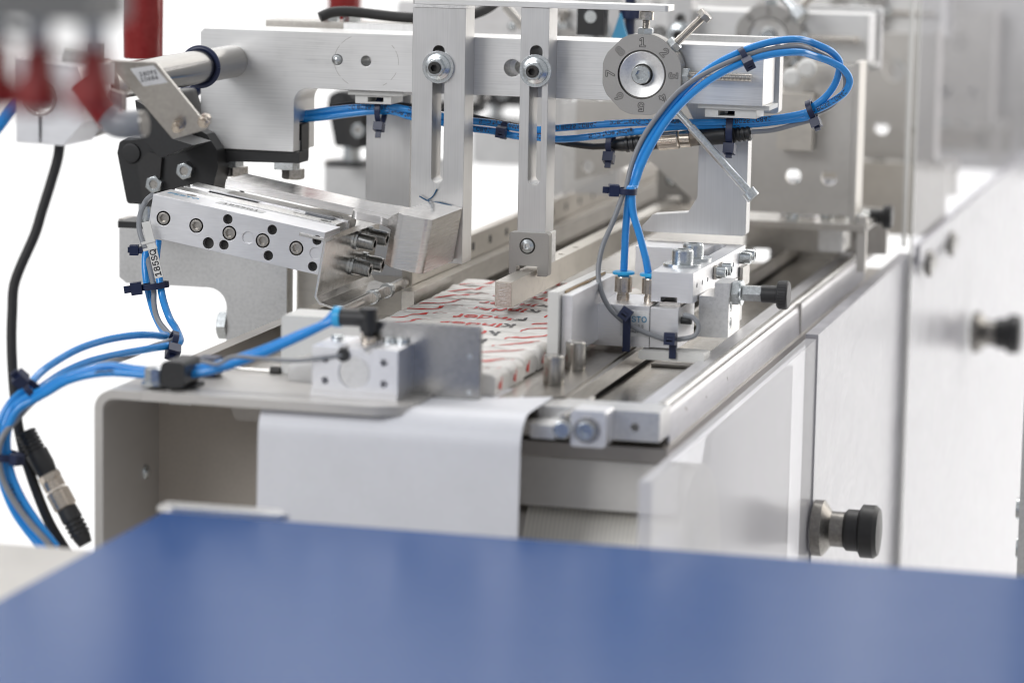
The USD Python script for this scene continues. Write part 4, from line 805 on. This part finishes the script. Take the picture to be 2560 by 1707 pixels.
def connector(label, a, b, sc=1.0, w=1.0):
    """two black plugs screwed together, lying from a to b"""
    a, b = np.asarray(a, float), np.asarray(b, float); u = nrm(b-a); L = np.linalg.norm(b-a)
    t = thing('cable_connector', label, 'connector', tuple((a+b)/2)); s = L/100.; r = 6.2*sc
    pr = [(0, r*.7)]
    for k in range(5): pr += [((1+k*3.4)*s, r*.92), ((2.8+k*3.4)*s, r*.92), ((2.9+k*3.4)*s, r*.78), ((4.2+k*3.4)*s, r*.78)]
    pr += [(18*s, r), (30*s, r*1.0), (38*s, r*.86)]
    part(t, 'black_plug', rev(a, u, pr, 32), 'black')
    part(t, 'collar_nut', HEX(a+u*38*s, u, r*1.75, 6*s) + rev(a+u*44*s, u, [(0, r*.98), (7*s, r*.98)], 32), 'nickel')
    kn = rev(a+u*52*s, u, [(0, r*.9), (1*s, r*1.06), (15*s, r*1.06), (16*s, r*.9)], 48)
    for k in range(24):
        F = frame(u); c = a+u*51*s+F[:, 0]*math.cos(k*math.pi/12)*r*1.09+F[:, 1]*math.sin(k*math.pi/12)*r*1.09; kn = kn - C(c, u, .34*sc, 18*s, 6)
    part(t, 'knurled_nut', kn, 'nickel')
    pr = [(0, r*.9), (8*s, r*.94)]
    for k in range(4): pr += [((9+k*4)*s, r*.94), ((11*1+k*4)*s, r*.94), ((11.2+k*4)*s, r*.8), ((12.6+k*4)*s, r*.8)]
    pr += [(26*s, r*.8), (32*s, r*.62)]
    part(t, 'black_plug', rev(a+u*68*s, u, pr, 32), 'black'); return t
connector('black round plug with knurled nickel nuts under the right hoses', (59.6,38.0,-34.7), (-24.9,40.0,-46.0), .88)
solid('black_cable', 'black cable running left from the plug under the blue hoses', 'cable', sweep(spline([(-22.4,40.0,-45.9), (-37.7,40.0,-47.3), (-48.6,40.0,-46.6), (-36.9,40.0,-47.4), (-55.1,40.0,-45.9), (-67.5,42.0,-43.5), (-79.1,44.0,-40.1)], 10), 2.0, 12), 'rubber')
connector('black round plug with nickel nuts hanging at the lower left', (-268.3,-285.0,-181.1), (-231.9,-290.0,-238.7), .98)

# left bundle
BL = [('upper_left', 1)]
q1 = [(-268.6,-90.0,-101.2), (-267.8,-95.0,-112.6), (-264.0,-100.0,-122.1), (-259.8,-105.0,-133.2), (-251.9,-115.0,-142.6), (-241.7,-130.0,-147.1), (-232.8,-150.0,-151.4), (-237.7,-160.0,-151.9), (-241.3,-180.0,-151.0), (-248.7,-205.0,-150.7), (-255.6,-230.0,-151.4), (-259.6,-255.0,-153.8), (-262.0,-275.0,-157.5), (-264.7,-290.0,-160.8), (-270.4,-296.0,-166.4), (-273.3,-300.0,-175.3), (-273.3,-302.0,-187.4), (-270.9,-303.0,-199.6), (-264.7,-304.0,-213.1), (-256.1,-305.0,-225.6), (-245.8,-306.0,-236.4), (-238.0,-307.0,-244.2)]
q2 = [(-277.7,-86.0,-107.2), (-277.6,-88.0,-114.8), (-275.3,-92.0,-124.5), (-270.9,-98.0,-133.0), (-263.9,-108.0,-141.6), (-253.7,-122.0,-148.5), (-243.7,-140.0,-149.4), (-244.8,-160.0,-146.0), (-247.4,-180.0,-143.3), (-253.8,-205.0,-142.5), (-259.8,-230.0,-144.0), (-263.4,-255.0,-147.7), (-264.5,-275.0,-151.4), (-266.4,-288.0,-157.3), (-272.1,-294.0,-163.7), (-275.8,-298.0,-171.9), (-277.1,-300.0,-183.3), (-277.3,-300.0,-194.3), (-273.9,-301.0,-208.0), (-267.7,-302.0,-220.7), (-259.5,-303.0,-230.9), (-249.6,-305.0,-240.0)]
qg = [(-279.1,-72.0,-76.4), (-285.8,-66.0,-81.2), (-287.7,-70.0,-88.7), (-286.0,-76.0,-96.7), (-281.9,-80.0,-104.7), (-277.2,-86.0,-111.5), (-271.6,-94.0,-119.8), (-266.6,-102.0,-128.0), (-264.1,-108.0,-136.5), (-257.9,-118.0,-143.4), (-246.7,-132.0,-148.2), (-236.9,-146.0,-149.7), (-241.9,-165.0,-151.2), (-246.6,-195.0,-153.4), (-249.1,-225.0,-153.0), (-255.8,-250.0,-157.2), (-259.5,-275.0,-161.3), (-262.2,-290.0,-164.5), (-267.5,-299.0,-172.7), (-271.9,-306.0,-180.4), (-273.4,-308.0,-189.5), (-271.1,-309.0,-201.6), (-263.8,-310.0,-214.2), (-254.3,-311.0,-225.0), (-244.1,-312.0,-234.2), (-238.4,-312.0,-240.8)]
run('blue_hose', 'right one of two blue hoses hanging from the tilted slide', 'hose', q1, RB, 'blue', lettering=(('10 8035 10841', .93, .2, 2.7, True),))
run('blue_hose', 'left one of two blue hoses hanging from the tilted slide', 'hose', q2, RB, 'blue', lettering=(('10 8035 10841', .86, .2, 2.7, True),))
run('grey_cable', 'grey cable bending out of the tilted slide and down with the blue hoses', 'cable', qg, 1.6, 'grey')
f1 = [(-97.6,-280.0,-112.4), (-104.0,-281.0,-115.7), (-112.4,-284.0,-120.3), (-122.9,-288.0,-125.6), (-133.4,-292.0,-130.6), (-143.1,-296.0,-134.4), (-154.4,-299.0,-138.4), (-170.0,-300.0,-142.2), (-185.7,-301.0,-143.8), (-197.8,-301.0,-143.5), (-214.0,-301.0,-143.7), (-226.2,-301.0,-145.8), (-238.9,-300.0,-150.2), (-250.0,-299.0,-156.9), (-258.8,-298.0,-161.8), (-266.2,-300.0,-167.0), (-270.8,-302.0,-177.9), (-271.2,-302.0,-188.8), (-268.4,-303.0,-201.0), (-262.3,-304.0,-212.9), (-252.4,-306.0,-225.1), (-240.9,-308.0,-237.1)]
f2 = [(-98.2,-276.0,-108.4), (-103.1,-279.0,-114.4), (-115.0,-281.0,-120.1), (-125.9,-284.0,-125.2), (-136.4,-288.0,-129.8), (-145.3,-290.0,-133.1), (-158.2,-293.0,-137.6), (-171.6,-296.0,-140.2), (-187.3,-297.0,-141.9), (-199.4,-297.0,-141.7), (-215.6,-297.0,-140.8), (-227.9,-297.0,-143.8), (-240.2,-297.0,-148.4), (-252.2,-296.0,-155.5), (-264.2,-295.0,-161.9), (-272.9,-296.0,-169.7), (-276.3,-299.0,-181.9), (-275.9,-300.0,-194.2), (-272.7,-300.0,-207.3), (-265.3,-301.0,-220.0), (-255.3,-303.0,-230.6), (-244.6,-305.0,-240.4)]
fg = [(-86.7,-300.0,-127.0), (-98.5,-302.0,-129.3), (-111.9,-304.0,-130.9), (-128.9,-305.0,-130.6), (-144.3,-306.0,-130.6), (-151.9,-306.0,-134.5), (-162.2,-304.0,-133.9)]
run('blue_hose', 'front one of two blue hoses lying on the bracket to the blurred cylinder', 'hose', f1, RB, 'blue', lettering=(('tested', .5, .3, 2.7, True),))
run('blue_hose', 'rear one of two blue hoses lying on the bracket to the blurred cylinder', 'hose', f2, RB, 'blue')
run('grey_cable', 'thin grey cable from the blurred cylinder block to the navy clip', 'cable', fg, 1.1, 'grey')
run('black_cable', 'thick black cable hanging from the shaft clamp down the left side', 'cable', [(-251.8,-275.0,-25.5), (-253.1,-275.0,-34.8), (-257.3,-275.0,-48.8), (-261.9,-276.0,-63.6), (-265.3,-277.0,-75.3), (-276.2,-280.0,-102.8), (-277.1,-281.0,-117.5), (-277.2,-282.0,-133.8), (-275.7,-283.0,-157.1), (-272.5,-284.0,-180.3), (-267.5,-285.0,-198.0), (-260.9,-286.0,-214.7), (-253.9,-287.0,-229.1), (-245.2,-288.0,-241.7), (-238.6,-288.0,-250.7)], 2.75, 'rubber')
solid('rear_blue_hose', 'short dark blue hose end behind the shaft, left of the beam', 'hose', sweep(spline([(-303.4,40.0,-22.8), (-296.6,40.0,-24.3), (-292.7,40.0,-20.5), (-289.6,42.0,-16.9)], 8), 4.2, 14), 'navy')
solid('side_blue_hose', 'short blue hose leaving the picture left of the shaft clamp', 'hose', sweep(spline([(-277.4,-270.0,-6.9), (-283.3,-270.0,-13.3), (-288.3,-270.0,-19.7), (-295.1,-270.0,-27.7)], 8), 3.0, 14), 'blue')
# label sleeve on the hanging cable
t = thing('cable_marker', 'white marker sleeve lettered 185SQ1 on the hanging grey cable', 'cable marker', (-267.5,-104.0,-104.6))
a, b = np.array((-270.1,-106.0,-88.3)), np.array((-260.9,-108.0,-120.5)); u = nrm(b-a); nv = nrm(np.cross(u, [1, .15, 0])); nv = nv*np.sign(-nv[1]); sv = np.cross(nv, u)
R = np.column_stack([u, sv, nv])
part(t, 'sleeve', moved(tm(B(0, np.linalg.norm(b-a), -2.6, 2.6, -.8, .0)), R, a), 'white_pl')
part(t, 'lettering', on(txt('185SQ', 3.6, .06, True), a+u*24.5+nv*.1, -u, np.cross(nv, -u)), 'ink', smooth=False)
part(t, 'clip_band', moved(tm(B(11, 12.6, -5.5, 3, -.4, .4) + B(15, 16.6, -5.5, 3, -.4, .4)), R, a), 'white_pl')

# ================================================================ CABLE TIES
def tie(label, p, axis, r, head, tail=0., s=1.0, width=3.4, flat=1.0):
    """a strap round a bundle at p (along axis), its locking head towards head, the cut tail beyond it"""
    p = np.asarray(p, float); a = nrm(axis); h = nrm(np.asarray(head, float)-a*(np.asarray(head, float)@a)); k = np.cross(a, h)
    t = thing('cable_tie', label, 'cable tie', tuple(p), group='navy cable ties on the hoses'); n = 36; th = np.linspace(0, 2*np.pi, n, endpoint=False); v = []
    for da, dr in ((-width/2, 0), (width/2, 0), (width/2, 1.0), (-width/2, 1.0)):
        v.append(p+a*da+np.outer((r+dr)*np.cos(th), h)+np.outer((r*flat+dr)*np.sin(th), k))
    v = np.array(v).reshape(-1, 3); f = []
    for q in range(4):
        i = np.arange(n); j = (i+1) % n; o, o2 = q*n, ((q+1) % 4)*n; f += [np.stack([o+i, o2+j, o+j], 1), np.stack([o+i, o2+i, o2+j], 1)]
    m = trimesh.Trimesh(v, np.vstack(f), process=False); m.fix_normals(); part(t, 'strap', m, 'navy')
    R = np.column_stack([a, k, h]); c = p+h*(r+1.2)
    hd = tm(B(-2.9*s, 2.9*s, -3.6*s, 2.8*s, -.8*s, 4.4*s) - B(-1.6*s, 1.6*s, -1.2*s, 1.0*s, 2, 6)); part(t, 'lock_head', moved(hd, R, c), 'navy')
    part(t, 'cut_tail', moved(tm(B(-1.7*s, 1.7*s, -1.0*s, .2*s, 1*s, (4.6+tail)*s)), R, c), 'navy')
tie('cable tie at the top of the right hose arch', (65.8,-25.0,13.9), (1, .3, .55), 5.0, (.2, -.9, -.6))
tie('cable tie at the far right end of the hose loop', (96.2,33.0,-19.8), (1, 0, .45), 5.4, (.75, -.3, -.7), 2)
tie('cable tie hanging under the right white mount with its head down', (47.6,36.0,-32.3), (1, 0, 0), 9.6, (.05, -.3, -1), 2, 1.15, 4, .7)
tie('cable tie round the black plug left of the knurled nut', (-26.5,38.0,-44.6), (1, 0, 0), 6.6, (.3, -.5, -1), 3, 1.1)
tie('cable tie where the two blue hoses part above the silver cylinder', (9.7,-74.0,-61.1), (.05, 0, 1), 4.6, (-1, -.35, .05), 3, 1.1)
tie('cable tie between the two slotted posts', (-91.2,31.0,-38.7), (1, 0, -.15), 4.7, (-.25, -1, -.1), 0, 1.0)
tie('cable tie under the left white mount beside the wide post', (-170.2,32.0,-29.8), (1, 0, 0), 7.6, (.1, -.35, -1), 4, 1.0)
tie('cable tie on the front of the silver cylinder with a long straight tail', (16.2,-99.0,-128.3), (.8, 0, -.5), 2.2, (0, -1, .25), 0, 1.1)
pz = np.array((17.6,-101.5,-129.6)); part('/World/cable_tie_007', 'long_tail', B(pz[0]-2.2, pz[0]+2.2, -103.4, -102.2, pz[2]-19, pz[2]+2), 'navy')
tie('cable tie on the white mount below the silver cylinder', (43.1,-99.0,-140.6), (1, 0, 0), 2.2, (0, -1, .1), 0, 1.1)
part('/World/cable_tie_008', 'long_tail', moved(tm(B(-2, 2, -.6, .6, -10, 0)), np.eye(3), np.array((43.9,-101.0,-141.4))), 'navy')
tie('cable tie holding the marker sleeve on the hanging hoses', (-279.4,-84.0,-108.0), (0, 0, 1), 3.2, (-1, -.3, 0), 1, 1.0)
tie('thick cable tie below the marker sleeve on the hanging hoses', (-266.0,-102.0,-126.2), (.15, 0, -1), 7.4, (-1, -.4, -.5), 3, 1.25, 3.6, .7)
tie('cable tie where the hanging hoses turn left, head at the right', (-236.3,-150.0,-150.7), (1, .6, -.35), 5.4, (.8, -.2, -.6), 2, 1.25)
tie('cable tie where four blue hoses meet at the left', (-260.5,-292.0,-157.1), (.7, 0, .6), 6.0, (-.4, -.5, .8), 2, 1.2, 3.4, .8)
tie('cable tie on the hanging hose bundle at the left edge', (-272.1,-303.0,-191.1), (.1, 0, 1), 6.4, (1, -.4, .3), 0, 1.0, 4)
